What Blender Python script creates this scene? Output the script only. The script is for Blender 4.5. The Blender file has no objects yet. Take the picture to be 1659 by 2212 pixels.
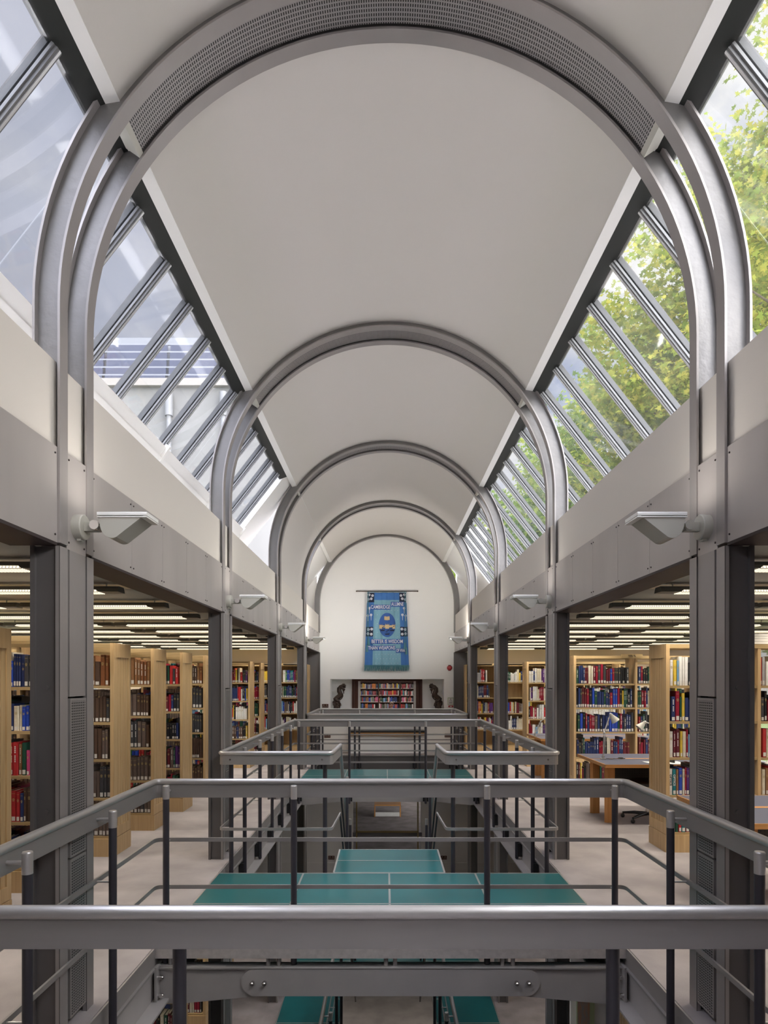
import bpy, math, random
import numpy as np
from mathutils import Vector, Matrix
random.seed(7)
D = bpy.data
SC = bpy.context.scene
COL = SC.collection
pi, sin, cos, rad = math.pi, math.sin, math.cos, math.radians

# ------------------------------------------------------------------ camera
F = 1400.0; CX, CZ = -0.032, 1.74; U0, V0 = 833.0, 1468.0
cam = D.objects.new('camera', D.cameras.new('camera')); COL.objects.link(cam)
cam.location = (CX, 0, CZ); cam.rotation_euler = (pi/2, 0, 0)
cam.data.lens = F*36/2212; cam.data.sensor_width = 36
cam.data.shift_y = (V0-1106)/2212; cam.data.shift_x = -(U0-829.5)/2212
cam.data.clip_start = 0.02; cam.data.clip_end = 400
SC.camera = cam
# ------------------------------------------------------------------ exposure
SC.view_settings.view_transform = 'Standard'; SC.view_settings.look = 'None'
SC.view_settings.gamma = 1; SC.view_settings.use_curve_mapping = False
SC.view_settings.exposure = 0.40
SC.cycles.diffuse_bounces = 5; SC.cycles.transparent_max_bounces = 24; SC.cycles.max_bounces = 12
SC.cycles.sample_clamp_indirect = 6.0; SC.cycles.caustics_reflective = False; SC.cycles.caustics_refractive = False
# ------------------------------------------------------------------ sky
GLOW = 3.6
W = D.worlds.new('sky'); SC.world = W; W.use_nodes = True
nt = W.node_tree; N = nt.nodes; L = nt.links; N.clear()
tc = N.new('ShaderNodeTexCoord'); sep = N.new('ShaderNodeSeparateXYZ'); L.new(tc.outputs['Generated'], sep.inputs[0])
mp = N.new('ShaderNodeMapping'); mp.inputs['Scale'].default_value = (1.6, 1.6, 3.0); L.new(tc.outputs['Generated'], mp.inputs[0])
no = N.new('ShaderNodeTexNoise'); no.inputs['Scale'].default_value = 2.2; no.inputs['Detail'].default_value = 7; no.inputs['Roughness'].default_value = .6
L.new(mp.outputs[0], no.inputs['Vector'])
# more cloud on the right (east) side, thin veil on the left
ma = N.new('ShaderNodeMath'); ma.operation = 'MULTIPLY_ADD'; ma.inputs[1].default_value = 0.16; L.new(sep.outputs[0], ma.inputs[0]); L.new(no.outputs[0], ma.inputs[2])
cr = N.new('ShaderNodeValToRGB'); cr.color_ramp.elements[0].position = .42; cr.color_ramp.elements[1].position = .60
cr.color_ramp.elements[0].color = (.48, .56, .80, 1); cr.color_ramp.elements[1].color = (1.2, 1.19, 1.18, 1); L.new(ma.outputs[0], cr.inputs[0])
veil = N.new('ShaderNodeMapRange'); veil.inputs[1].default_value = -.45; veil.inputs[2].default_value = .15; veil.inputs[3].default_value = .85; veil.inputs[4].default_value = 0.1
L.new(sep.outputs[0], veil.inputs[0])
mx = N.new('ShaderNodeMixRGB'); mx.inputs[2].default_value = (.60, .615, .70, 1); L.new(veil.outputs[0], mx.inputs[0]); L.new(cr.outputs[0], mx.inputs[1])
# added sky brightness at the zenith and behind the camera, lighting the interior
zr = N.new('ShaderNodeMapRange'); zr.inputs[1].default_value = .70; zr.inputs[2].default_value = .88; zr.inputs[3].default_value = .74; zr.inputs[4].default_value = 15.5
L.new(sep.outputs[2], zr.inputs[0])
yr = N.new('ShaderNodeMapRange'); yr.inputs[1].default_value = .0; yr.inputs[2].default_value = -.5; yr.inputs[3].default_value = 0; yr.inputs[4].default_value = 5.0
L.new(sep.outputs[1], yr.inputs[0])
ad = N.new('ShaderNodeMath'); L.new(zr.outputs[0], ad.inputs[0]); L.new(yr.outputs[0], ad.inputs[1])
# wide glow added behind the camera on the right to brighten the end wall
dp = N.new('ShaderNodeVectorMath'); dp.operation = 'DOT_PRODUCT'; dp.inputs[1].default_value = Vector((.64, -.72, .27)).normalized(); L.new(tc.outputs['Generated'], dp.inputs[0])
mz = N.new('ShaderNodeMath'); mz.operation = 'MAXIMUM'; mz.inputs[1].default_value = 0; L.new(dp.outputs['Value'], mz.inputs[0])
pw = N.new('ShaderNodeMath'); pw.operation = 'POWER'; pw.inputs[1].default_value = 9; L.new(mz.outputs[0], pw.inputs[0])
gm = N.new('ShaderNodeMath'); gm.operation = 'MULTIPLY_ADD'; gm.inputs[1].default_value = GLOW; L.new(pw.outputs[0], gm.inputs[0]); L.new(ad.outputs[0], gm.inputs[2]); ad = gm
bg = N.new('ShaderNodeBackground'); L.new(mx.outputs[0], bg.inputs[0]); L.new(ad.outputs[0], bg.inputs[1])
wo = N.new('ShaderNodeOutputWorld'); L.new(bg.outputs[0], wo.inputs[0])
# ------------------------------------------------------------------ sun
s = D.lights.new('sun', 'SUN'); s.energy = 1.3; s.angle = rad(12); s.color = (1, .95, .86)
so = D.objects.new('sun', s); COL.objects.link(so)
so.rotation_euler = Vector((-0.64, 0.72, -0.27)).to_track_quat('-Z', 'Y').to_euler()
LAMP_W = 1.0      # power of each wall uplighter except the farthest pair
FIX_E = 1.5
STRIP_W = 7.6      # power thrown down by each louvred strip light        # emission of the aisle strip lights
# ================================================================== helpers
def mat(name, col, rough=.5, metal=0., noise=0., nscale=20., bump=0., bscale=60., stretch=None, spec=.5, col2=None, emit=None):
    m = D.materials.new(name); m.use_nodes = True; t = m.node_tree; n = t.nodes; l = t.links
    b = n['Principled BSDF']; b.inputs['Roughness'].default_value = rough; b.inputs['Metallic'].default_value = metal
    b.inputs['Base Color'].default_value = (*col, 1); b.inputs['Specular IOR Level'].default_value = spec
    if noise or bump:
        c = n.new('ShaderNodeTexCoord'); mp = n.new('ShaderNodeMapping'); l.new(c.outputs['Object'], mp.inputs[0])
        if stretch: mp.inputs['Scale'].default_value = stretch
    if noise:
        x = n.new('ShaderNodeTexNoise'); x.inputs['Scale'].default_value = nscale; x.inputs['Detail'].default_value = 6; l.new(mp.outputs[0], x.inputs['Vector'])
        r = n.new('ShaderNodeValToRGB'); r.color_ramp.elements[0].position = .3; r.color_ramp.elements[1].position = .7
        c2 = col2 or tuple(v*(1-noise) for v in col); c1 = col if col2 else tuple(min(1, v*(1+noise)) for v in col)
        r.color_ramp.elements[0].color = (*c2, 1); r.color_ramp.elements[1].color = (*c1, 1)
        l.new(x.outputs[0], r.inputs[0]); l.new(r.outputs[0], b.inputs['Base Color'])
    if bump:
        y = n.new('ShaderNodeTexNoise'); y.inputs['Scale'].default_value = bscale; y.inputs['Detail'].default_value = 3; l.new(mp.outputs[0], y.inputs['Vector'])
        bp = n.new('ShaderNodeBump'); bp.inputs['Strength'].default_value = bump; bp.inputs['Distance'].default_value = .01
        l.new(y.outputs[0], bp.inputs['Height']); l.new(bp.outputs[0], b.inputs['Normal'])
    if emit:
        b.inputs['Emission Color'].default_value = (*emit[:3], 1); b.inputs['Emission Strength'].default_value = emit[3]
    return m
def perf_mat(name, col, rough, pu, pv, wu, wv, metal=.35):
    """sheet metal with slots; UV in metres, u along, v across"""
    m = mat(name, col, rough, metal); t = m.node_tree; n = t.nodes; l = t.links; b = n['Principled BSDF']
    uv = n.new('ShaderNodeUVMap'); sp = n.new('ShaderNodeSeparateXYZ'); l.new(uv.outputs[0], sp.inputs[0])
    def slot(out, p, w):
        d = n.new('ShaderNodeMath'); d.operation = 'DIVIDE'; d.inputs[1].default_value = p; l.new(out, d.inputs[0])
        f = n.new('ShaderNodeMath'); f.operation = 'FRACT'; l.new(d.outputs[0], f.inputs[0])
        k = n.new('ShaderNodeMath'); k.operation = 'LESS_THAN'; k.inputs[1].default_value = w; l.new(f.outputs[0], k.inputs[0]); return k
    a = slot(sp.outputs[0], pu, wu); c = slot(sp.outputs[1], pv, wv)
    mu = n.new('ShaderNodeMath'); mu.operation = 'MULTIPLY'; l.new(a.outputs[0], mu.inputs[0]); l.new(c.outputs[0], mu.inputs[1])
    mx = n.new('ShaderNodeMixRGB'); mx.inputs[1].default_value = (*col, 1); mx.inputs[2].default_value = (.012, .011, .011, 1); l.new(mu.outputs[0], mx.inputs[0])
    l.new(mx.outputs[0], b.inputs['Base Color'])
    return m
def wood(name, c1, c2, rough=.45, axis='z', scale=1.):
    m = mat(name, c1, rough); t = m.node_tree; n = t.nodes; l = t.links; b = n['Principled BSDF']
    c = n.new('ShaderNodeTexCoord'); mp = n.new('ShaderNodeMapping'); l.new(c.outputs['Object'], mp.inputs[0])
    sc = {'z': (28, 28, 1.3), 'x': (1.3, 28, 28), 'y': (28, 1.3, 28)}[axis]
    mp.inputs['Scale'].default_value = tuple(v*scale for v in sc)
    x = n.new('ShaderNodeTexNoise'); x.inputs['Scale'].default_value = 1.6; x.inputs['Detail'].default_value = 8; x.inputs['Distortion'].default_value = .6
    l.new(mp.outputs[0], x.inputs['Vector'])
    r = n.new('ShaderNodeValToRGB'); r.color_ramp.elements[0].position = .32; r.color_ramp.elements[1].position = .68
    r.color_ramp.elements[0].color = (*c2, 1); r.color_ramp.elements[1].color = (*c1, 1)
    l.new(x.outputs[0], r.inputs[0]); l.new(r.outputs[0], b.inputs['Base Color'])
    return m
def glass_mat(name, tint=(.93, .95, .96), gl=.12, dirt=0.):
    m = D.materials.new(name); m.use_nodes = True; t = m.node_tree; n = t.nodes; l = t.links; n.clear()
    tr = n.new('ShaderNodeBsdfTransparent'); tr.inputs[0].default_value = (*tint, 1)
    g = n.new('ShaderNodeBsdfGlossy'); g.inputs['Roughness'].default_value = .04
    fr = n.new('ShaderNodeFresnel'); fr.inputs[0].default_value = 1.45
    mm = n.new('ShaderNodeMath'); mm.operation = 'MULTIPLY'; mm.inputs[1].default_value = gl*6; l.new(fr.outputs[0], mm.inputs[0])
    mx = n.new('ShaderNodeMixShader'); l.new(mm.outputs[0], mx.inputs[0]); l.new(tr.outputs[0], mx.inputs[1]); l.new(g.outputs[0], mx.inputs[2])
    last = mx
    if dirt:
        df = n.new('ShaderNodeBsdfTranslucent'); df.inputs[0].default_value = (.85, .87, .88, 1)
        c = n.new('ShaderNodeTexCoord'); x = n.new('ShaderNodeTexNoise'); x.inputs['Scale'].default_value = 1.7; x.inputs['Detail'].default_value = 5
        l.new(c.outputs['Object'], x.inputs['Vector'])
        r = n.new('ShaderNodeMapRange'); r.inputs[1].default_value = .35; r.inputs[2].default_value = .75; r.inputs[3].default_value = dirt*.25; r.inputs[4].default_value = dirt
        l.new(x.outputs[0], r.inputs[0]); m2 = n.new('ShaderNodeMixShader'); l.new(r.outputs[0], m2.inputs[0]); l.new(mx.outputs[0], m2.inputs[1]); l.new(df.outputs[0], m2.inputs[2]); last = m2
    o = n.new('ShaderNodeOutputMaterial'); l.new(last.outputs[0], o.inputs[0])
    return m

class MB:
    def __init__(s): s.v = []; s.f = []; s.m = []; s.uv = {}; s.sm = []; s.k = 0
    def add(s, vs, fs, smooth=False, uvs=None):
        o = len(s.v); s.v += [tuple(v) for v in vs]
        for i, f in enumerate(fs):
            s.f.append(tuple(o+a for a in f)); s.m.append(s.k); s.sm.append(smooth)
            if uvs: s.uv[len(s.f)-1] = uvs[i]
        return s
    def box(s, x0, x1, y0, y1, z0, z1):
        return s.add([(x0,y0,z0),(x1,y0,z0),(x1,y1,z0),(x0,y1,z0),(x0,y0,z1),(x1,y0,z1),(x1,y1,z1),(x0,y1,z1)],
                     [(0,3,2,1),(4,5,6,7),(0,1,5,4),(1,2,6,5),(2,3,7,6),(3,0,4,7)])
    def cbox(s, x0, x1, y0, y1, z0, z1, c=.004):
        """box with chamfered vertical & horizontal edges (octagonal in each section kept simple: chamfer along longest axis)"""
        dx, dy, dz = x1-x0, y1-y0, z1-z0
        def oc(a0, a1, b0, b1): return [(a0+c,b0),(a1-c,b0),(a1,b0+c),(a1,b1-c),(a1-c,b1),(a0+c,b1),(a0,b1-c),(a0,b0+c)]
        if dx >= dy and dx >= dz: return s.prism([(a,b) for a,b in oc(y0,y1,z0,z1)], x0, x1, 'x')
        if dy >= dx and dy >= dz: return s.prism([(a,b) for a,b in oc(x0,x1,z0,z1)], y0, y1, 'y')
        return s.prism([(a,b) for a,b in oc(x0,x1,y0,y1)], z0, z1, 'z')
    def prism(s, poly, a0, a1, axis='y', smooth=False):
        n = len(poly)
        def P(p, a): return {'y': (p[0], a, p[1]), 'x': (a, p[0], p[1]), 'z': (p[0], p[1], a)}[axis]
        vs = [P(p, a0) for p in poly] + [P(p, a1) for p in poly]
        fs = [(i, (i+1) % n, n+(i+1) % n, n+i) for i in range(n)]
        s.add(vs, fs, smooth); o = len(s.v)-2*n
        s.f += [tuple(o+i for i in range(n))[::-1], tuple(o+n+i for i in range(n))]; s.m += [s.k]*2; s.sm += [False]*2
        return s
    def cyl(s, p0, p1, r, n=16, r1=None, caps=True):
        p0, p1 = Vector(p0), Vector(p1); d = (p1-p0).normalized()
        a = d.orthogonal().normalized(); b = d.cross(a); r1 = r if r1 is None else r1
        vs = [p0+(a*cos(2*pi*i/n)+b*sin(2*pi*i/n))*r for i in range(n)]+[p1+(a*cos(2*pi*i/n)+b*sin(2*pi*i/n))*r1 for i in range(n)]
        s.add(vs, [(i, (i+1) % n, n+(i+1) % n, n+i) for i in range(n)], True)
        if caps:
            s.add(vs[:n], [tuple(range(n))[::-1]]); s.add(vs[n:], [tuple(range(n))])
        return s
    def tube(s, pts, r, n=10, closed=False, caps=True):
        P = [Vector(p) for p in pts]; k = len(P); R = r if isinstance(r, (list, tuple)) else [r]*k
        tan = []
        for i in range(k):
            a = P[i-1] if (i or closed) else P[i]; b = P[(i+1) % k] if (i < k-1 or closed) else P[i]
            tan.append((b-a).normalized())
        ref = tan[0].orthogonal().normalized(); vs = []
        for i in range(k):
            ref = (ref-tan[i]*ref.dot(tan[i])); ref = ref.normalized() if ref.length > 1e-6 else tan[i].orthogonal().normalized()
            b = tan[i].cross(ref); vs += [P[i]+(ref*cos(2*pi*j/n)+b*sin(2*pi*j/n))*R[i] for j in range(n)]
        fs = []
        for i in range(k if closed else k-1):
            o, q = i*n, ((i+1) % k)*n
            fs += [(o+j, o+(j+1) % n, q+(j+1) % n, q+j) for j in range(n)]
        s.add(vs, fs, True)
        if caps and not closed:
            s.add(vs[:n], [tuple(range(n))[::-1]]); s.add(vs[-n:], [tuple(range(n))])
        return s
    def strip(s, path, prof, closed=False, smooth=False):
        """sweep a vertical-section profile [(offset_left, dz)] along a horizontal-ish path; mitred"""
        P = [Vector(p) for p in path]; k = len(P); n = len(prof); vs = []
        for i in range(k):
            a = P[i-1] if (i or closed) else None; b = P[(i+1) % k] if (i < k-1 or closed) else None
            d1 = (P[i]-a).normalized() if a is not None else None; d2 = (b-P[i]).normalized() if b is not None else None
            d1 = d1 or d2; d2 = d2 or d1
            def left(d):
                h = Vector((d.x, d.y, 0)).normalized(); return Vector((-h.y, h.x, 0))
            l1, l2 = left(d1), left(d2); mt = (l1+l2); mt = mt/max(.3, mt.dot(l1)) if mt.length > 1e-6 else l1
            vs += [P[i]+mt*o+Vector((0, 0, z)) for o, z in prof]
        fs = []
        for i in range(k if closed else k-1):
            o, q = i*n, ((i+1) % k)*n
            fs += [(o+j, q+j, q+(j+1) % n, o+(j+1) % n) for j in range(n)]
        s.add(vs, fs, smooth)
        if not closed: s.add(vs[:n], [tuple(range(n))]); s.add(vs[-n:], [tuple(range(n))[::-1]])
        return s
    def sphere(s, c, r, nu=12, nv=8, sc=(1, 1, 1)):
        vs = []; fs = []
        for j in range(nv+1):
            for i in range(nu):
                t, p = pi*j/nv, 2*pi*i/nu; vs.append((c[0]+r*sc[0]*sin(t)*cos(p), c[1]+r*sc[1]*sin(t)*sin(p), c[2]+r*sc[2]*cos(t)))
        for j in range(nv):
            for i in range(nu): fs.append((j*nu+i, (j+1)*nu+i, (j+1)*nu+(i+1) % nu, j*nu+(i+1) % nu))
        return s.add(vs, fs, True)
    def mesh(s, name, mats, off=(0, 0, 0)):
        me = D.meshes.new(name); ox, oy, oz = off
        me.from_pydata([(x-ox, y-oy, z-oz) for x, y, z in s.v], [], s.f)
        for m in (mats if isinstance(mats, (list, tuple)) else [mats]): me.materials.append(m)
        me.polygons.foreach_set('material_index', s.m); me.polygons.foreach_set('use_smooth', s.sm)
        if s.uv:
            ul = me.uv_layers.new(name='UVMap')
            for fi, uv in s.uv.items():
                for li, q in zip(me.polygons[fi].loop_indices, uv): ul.data[li].uv = q
        me.update(); return me
def weld(o, dist=1e-5):
    m = o.modifiers.new('weld', 'WELD'); m.merge_threshold = dist; return o
def setp(o, label=None, cat=None, group=None, kind=None):
    if label: o['label'] = label
    if cat: o['category'] = cat
    if group: o['group'] = group
    if kind: o['kind'] = kind
    return o
def thing(name, label, cat, loc=(0, 0, 0), rz=0., group=None, kind=None):
    o = D.objects.new(name, None); o.empty_display_size = .05; COL.objects.link(o); o.location = loc; o.rotation_euler = (0, 0, rz)
    return setp(o, label, cat, group, kind)
def part(name, mb, m, parent, label=None, kind=None):
    """mesh in world coords when the parents are unrotated: the parents' locations are taken off"""
    off = Vector((0, 0, 0)); p = parent
    while p is not None: off += Vector(p.location); p = p.parent
    o = D.objects.new(name, mb.mesh(name, m, off)); COL.objects.link(o); o.parent = parent
    if label: o['label'] = label
    if kind: o['kind'] = kind
    return o
def lpart(name, mb, m, parent, label=None):
    """mesh already in local coords of the parent"""
    o = D.objects.new(name, mb.mesh(name, m)); COL.objects.link(o); o.parent = parent
    if label: o['label'] = label
    return o
def solo(name, mb, m, label=None, cat=None, group=None, kind=None, loc=(0, 0, 0)):
    o = D.objects.new(name, mb.mesh(name, m, loc)); COL.objects.link(o); o.location = loc
    return setp(o, label, cat, group, kind)
KIDS = {}
def kids_of(o): return [c for c in D.objects if c.parent == o]
def tree_of(o):
    return (o, [tree_of(c) for c in kids_of(o)])
def copy_tree(t, parent=None):
    o, ch = t; c = o.copy(); COL.objects.link(c); c.parent = parent
    for x in ch: copy_tree(x, c)
    return c
def text_mb(mb, txt, size, x, y, z, squash=1., fold=None, bold=0., align='CENTER', rot=None, spacing=1.):
    cu = D.curves.new('t', 'FONT'); cu.body = txt; cu.size = size; cu.align_x = align; cu.offset = bold; cu.space_character = spacing
    cu.resolution_u = 3
    o = D.objects.new('t', cu); COL.objects.link(o); dg = bpy.context.evaluated_depsgraph_get(); dg.update()
    me = o.evaluated_get(dg).to_mesh()
    vs = []
    for v in me.vertices:
        if rot == 'down': px, pz = x+v.co.y, z-v.co.x*squash
        else: px, pz = x+v.co.x*squash, z+v.co.y
        vs.append((px, (y+fold(px, pz)) if fold else y, pz))
    mb.add(vs, [tuple(p.vertices) for p in me.polygons])
    o.evaluated_get(dg).to_mesh_clear(); D.objects.remove(o); D.curves.remove(cu)
# ------------------------------------------------------------------ materials
M = {}
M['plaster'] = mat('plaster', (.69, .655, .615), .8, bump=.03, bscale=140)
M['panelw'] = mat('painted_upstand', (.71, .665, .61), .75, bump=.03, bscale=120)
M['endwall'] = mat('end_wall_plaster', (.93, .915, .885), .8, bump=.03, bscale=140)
M['warmwall'] = mat('aisle_wall_paint', (.84, .75, .60), .8)
M['white'] = mat('white_gloss_paint', (.90, .89, .86), .4)
M['steel'] = mat('grey_painted_steel', (.35, .325, .315), .42, .3, noise=.06, nscale=3, bump=.08, bscale=18)
M['web'] = mat('textured_grey_steel', (.225, .215, .21), .42, .3, noise=.05, nscale=6, bump=.25, bscale=22)
M['coldark'] = mat('dark_grey_column_paint', (.12, .112, .112), .5, .1, noise=.05, nscale=2)
M['fascia'] = mat('grey_fascia_sheet', (.46, .425, .41), .42, .3, noise=.09, nscale=2.2, stretch=(1, 1, .25))
M['soffit'] = mat('dark_brown_flange', (.05, .038, .038), .5, 0, spec=.2, noise=.1, nscale=4)
M['rail'] = mat('satin_steel_rail', (.55, .53, .52), .34, .6)
M['plate'] = mat('satin_steel_plate', (.33, .31, .30), .4, .3, noise=.06, nscale=4, stretch=(.3, .3, 3))
M['post'] = mat('dark_post_paint', (.045, .042, .052), .42, .1)
M['beam'] = mat('grey_beam_paint', (.40, .375, .365), .42, .1, noise=.08, nscale=3)
M['chrome'] = mat('polished_bolt', (.6, .58, .57), .15, 1.)
M['perf'] = perf_mat('slotted_sheet', (.33, .31, .305), .42, .0125, .0235, .45, .66)
M['perf2'] = perf_mat('slotted_cover_sheet', (.30, .285, .28), .42, .0135, .02, .5, .62)
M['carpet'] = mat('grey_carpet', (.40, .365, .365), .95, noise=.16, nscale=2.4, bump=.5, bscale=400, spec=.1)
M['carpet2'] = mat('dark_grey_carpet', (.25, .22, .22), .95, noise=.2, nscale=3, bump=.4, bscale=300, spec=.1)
M['teal'] = mat('teal_frosted_glass', (.014, .11, .12), .33, 0, noise=.18, nscale=1.6, spec=.5)
M['slabedge'] = mat('grey_slab_edge', (.50, .46, .44), .6, .1, noise=.1, nscale=30)
M['alu'] = mat('aluminium_strip', (.5, .49, .48), .35, .7)
M['glass'] = glass_mat('skylight_glass', (.95, .955, .96), .04, .012)
M['winglass'] = glass_mat('window_glass')
M['black'] = mat('black_header', (.022, .024, .022), .5)
M['mull'] = mat('aluminium_glazing_bar', (.17, .17, .17), .5, .1); M['mullb'] = mat('bright_bar_cap', (.62, .62, .62), .3, .5)
M['mulld'] = mat('dark_glazing_gasket', (.05, .05, .05), .6)
M['oak'] = wood('oak_panel', (.57, .395, .205), (.45, .30, .145))
M['oakx'] = wood('oak_shelf', (.42, .30, .15), (.32, .22, .10), axis='x')
M['cherry'] = wood('orange_wood', (.55, .27, .09), (.44, .20, .06), axis='x')
M['cherryz'] = wood('orange_wood_upright', (.55, .27, .09), (.44, .20, .06))
M['darkwood'] = wood('dark_red_wood', (.10, .035, .02), (.06, .02, .012))
M['carved'] = mat('carved_brown_wood', (.05, .026, .016), .4, 0, noise=.35, nscale=14, bump=.6, bscale=45)
M['bluetop'] = mat('blue_grey_linoleum', (.085, .092, .135), .45)
M['lampw'] = mat('cream_lamp_enamel', (.50, .485, .43), .4)
M['lampu'] = mat('lamp_underside', (.36, .35, .31), .45)
M['fixt'] = mat('grey_light_housing', (.12, .12, .115), .45)
M['ceil2'] = mat('aisle_ceiling_paint', (.58, .55, .48), .6)
M['ceil3'] = mat('aisle_ceiling_rib', (.62, .58, .50), .5)
M['paper'] = mat('paper_white', (.8, .78, .74), .8)
M['blackp'] = mat('black_plastic', (.015, .015, .016), .4)
M['red'] = mat('red_plastic', (.35, .01, .015), .35)
# ================================================================== structure
W2 = 1.6; ZL = -2.95; ZB = -5.9; YE = 15.55; Y0 = -4.2
COLY = [-3.16, -0.02, 3.12, 6.26, 9.40, 12.54]; CD = .36
RC = 3.558                                   # centre height of the arches
SIDE = {-1: 'left', 1: 'right'}
ORD = ['first', 'second', 'third', 'fourth', 'fifth', 'sixth', 'seventh', 'eighth', 'ninth', 'tenth', 'eleventh', 'twelfth', 'thirteenth',
       'fourteenth', 'fifteenth', 'sixteenth', 'seventeenth', 'eighteenth', 'nineteenth', 'twentieth']
XV = 1.54                                    # half width of the void
# upper floor (sides + ends), holes for the voids
fl = MB()
for s_ in (-1, 1):
    a, b = sorted((s_*XV, s_*7.4)); fl.box(a, b, Y0, YE, -.33, 0)
fl.box(-XV, XV, Y0, 1.98, -.33, 0); fl.box(-XV, XV, 14.92, YE, -.33, 0)
solo('floor', fl, M['carpet'], 'grey carpeted gallery floor around the central void', 'floor', kind='structure')
fl = MB()
for s_ in (-1, 1):
    a, b = sorted((s_*XV, s_*7.4)); fl.box(a, b, Y0, YE, ZL-.33, ZL)
fl.box(-XV, XV, Y0, 4.5, ZL-.33, ZL); fl.box(-XV, XV, 11.9, YE+.2, ZL-.33, ZL); fl.box(-7.4, 7.4, YE+.2, 26, ZL-.33, ZL)
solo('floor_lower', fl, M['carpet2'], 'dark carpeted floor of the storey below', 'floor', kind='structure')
solo('floor_basement', MB().box(-7.4, 7.4, Y0, 20, ZB-.1, ZB), M['carpet'], 'carpeted floor two storeys down', 'floor', kind='structure')
# edge beams along the void
for s_ in (-1, 1):
    for z0, nm in ((0, 'gallery'), (ZL, 'lower storey')):
        t = thing('edge_beam', f'long grey steel channel along the {SIDE[s_]} edge of the {nm} floor', 'beam', (s_*XV, 6, z0-.2))
        m = MB()
        def bx(x0, x1, z_0, z_1, ya=1.98, yb=14.92):
            a, b = sorted((s_*x0, s_*x1)); m.box(a, b, ya, yb, z0+z_0, z0+z_1)
        bx(XV-.012, XV, -.115, -.004); bx(XV-.03, XV-.012, -.13, -.115)
        part('edge_strip', m, M['plate'], t)
        m = MB(); bx(XV-.004, XV, -.33, -.13); bx(XV-.10, XV, -.345, -.33); part('channel', m, M['beam'], t)
# aisle ceilings
for z0, nm in ((2.62, 'ceiling_aisle'), (-.62, 'ceiling_lower')):
    for s_ in (-1, 1):
        a, b = sorted((s_*1.76, s_*7.4)); m = MB().box(a, b, Y0, YE, z0, z0+(.25 if z0 > 0 else .28))
        solo(nm, m, M['ceil2'], f'ribbed grey ceiling over the {SIDE[s_]} aisle' + ('' if z0 > 0 else ' of the lower storey'), 'ceiling', kind='structure')
for s_ in (-1, 1):
    m = MB(); a, b = sorted((s_*1.78, s_*7.3))
    y = -.2
    while y < YE-.3:
        pts = [(y+.26*cos(pi*i/8)*1.0, 2.62-.105*sin(pi*i/8)**.8) for i in range(9)]
        m.prism(pts, a, b, 'x', True); m.k = 1; m.box(a, b, y-.29, y-.272, 2.585, 2.62); m.box(a, b, y+.272, y+.29, 2.585, 2.62); m.k = 0
        y += 1.085
    solo('trim_1' if s_ < 0 else 'trim_2', m, [M['ceil3'], M['warmwall']], f'rounded ribs running across the {SIDE[s_]} aisle ceiling', 'ceiling', kind='structure')
# walls
def wall_y(name, x, openings, z0, z1, y0, y1, th, m, label):
    """wall along y at x, with rectangular openings (ya,yb,za,zb)"""
    mb = MB(); ys = sorted(openings); cur = y0; a, b = sorted((x, x+th))
    for (ya, yb, za, zb) in ys:
        mb.box(a, b, cur, ya, z0, z1); mb.box(a, b, ya, yb, z0, za); mb.box(a, b, ya, yb, zb, z1); cur = yb
    mb.box(a, b, cur, y1, z0, z1)
    return solo(name, mb, m, label, 'wall', kind='structure')
ops = [(6.9+i*1.9, 8.4+i*1.9, .25, 2.35) for i in range(4)]
wall_y('wall_right', 6.6, ops, ZB, 2.62, Y0, YE, .3, M['plaster'], 'pale plaster wall with windows behind the right bookcases')
opl = [(4.6+i*2.2, 6.0+i*2.2, .9, 2.35) for i in range(5)]
wall_y('wall_left', -6.6, opl, ZB, 2.62, Y0, YE, -.3, M['plaster'], 'pale plaster wall with windows behind the left bookcases')
wn = 1
for s_, ol in ((1, ops), (-1, opl)):
    for (ya, yb, za, zb) in ol:
        t = thing(f'window_{wn}', f'tall clear window in the {SIDE[s_]} aisle wall', 'window', (s_*6.7, (ya+yb)/2, za), kind='structure'); wn += 1
        m = MB(); x = s_*6.62
        m.box(x-.03, x+.03, ya, ya+.05, za, zb); m.box(x-.03, x+.03, yb-.05, yb, za, zb); m.box(x-.03, x+.03, ya, yb, za, za+.05); m.box(x-.03, x+.03, ya, yb, zb-.05, zb)
        part('window_frame', m, M['white'], t); part('glass_pane', MB().box(x-.004, x+.004, ya+.05, yb-.05, za+.05, zb-.05), M['winglass'], t)
# back wall (end wall of the hall): curved top under the vault, niche, lower opening
mb = MB()
NX0, NX1, NZ0, NZ1 = -1.36, 1.37, .93, 1.75          # niche
nseg = 40; EY = YE
def arcpt(t, r): return (r*cos(t), RC+r*sin(t))
xs = [1.68*cos(pi*i/nseg) for i in range(nseg+1)][::-1]
def ztop(x): return RC+math.sqrt(max(0, 1.68**2-x*x))
xsplit = sorted(set([round(x, 4) for x in xs]+[NX0, NX1]))
for a, b in zip(xsplit[:-1], xsplit[1:]):
    for (lo, hi) in ([(0, NZ0), (NZ1, None)] if (a >= NX0-1e-6 and b <= NX1+1e-6) else [(0, None)]):
        za = hi if hi is not None else ztop(a); zb = hi if hi is not None else ztop(b)
        mb.add([(a, EY, lo), (b, EY, lo), (b, EY, zb), (a, EY, za), (a, EY+.3, lo), (b, EY+.3, lo), (b, EY+.3, zb), (a, EY+.3, za)],
               [(0, 1, 2, 3), (7, 6, 5, 4), (0, 4, 5, 1), (1, 5, 6, 2), (2, 6, 7, 3), (3, 7, 4, 0)])
o = solo('wall_end', mb, M['endwall'], 'tall white end wall with rounded top behind the hanging banner', 'wall', kind='structure'); weld(o, .0005)
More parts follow.
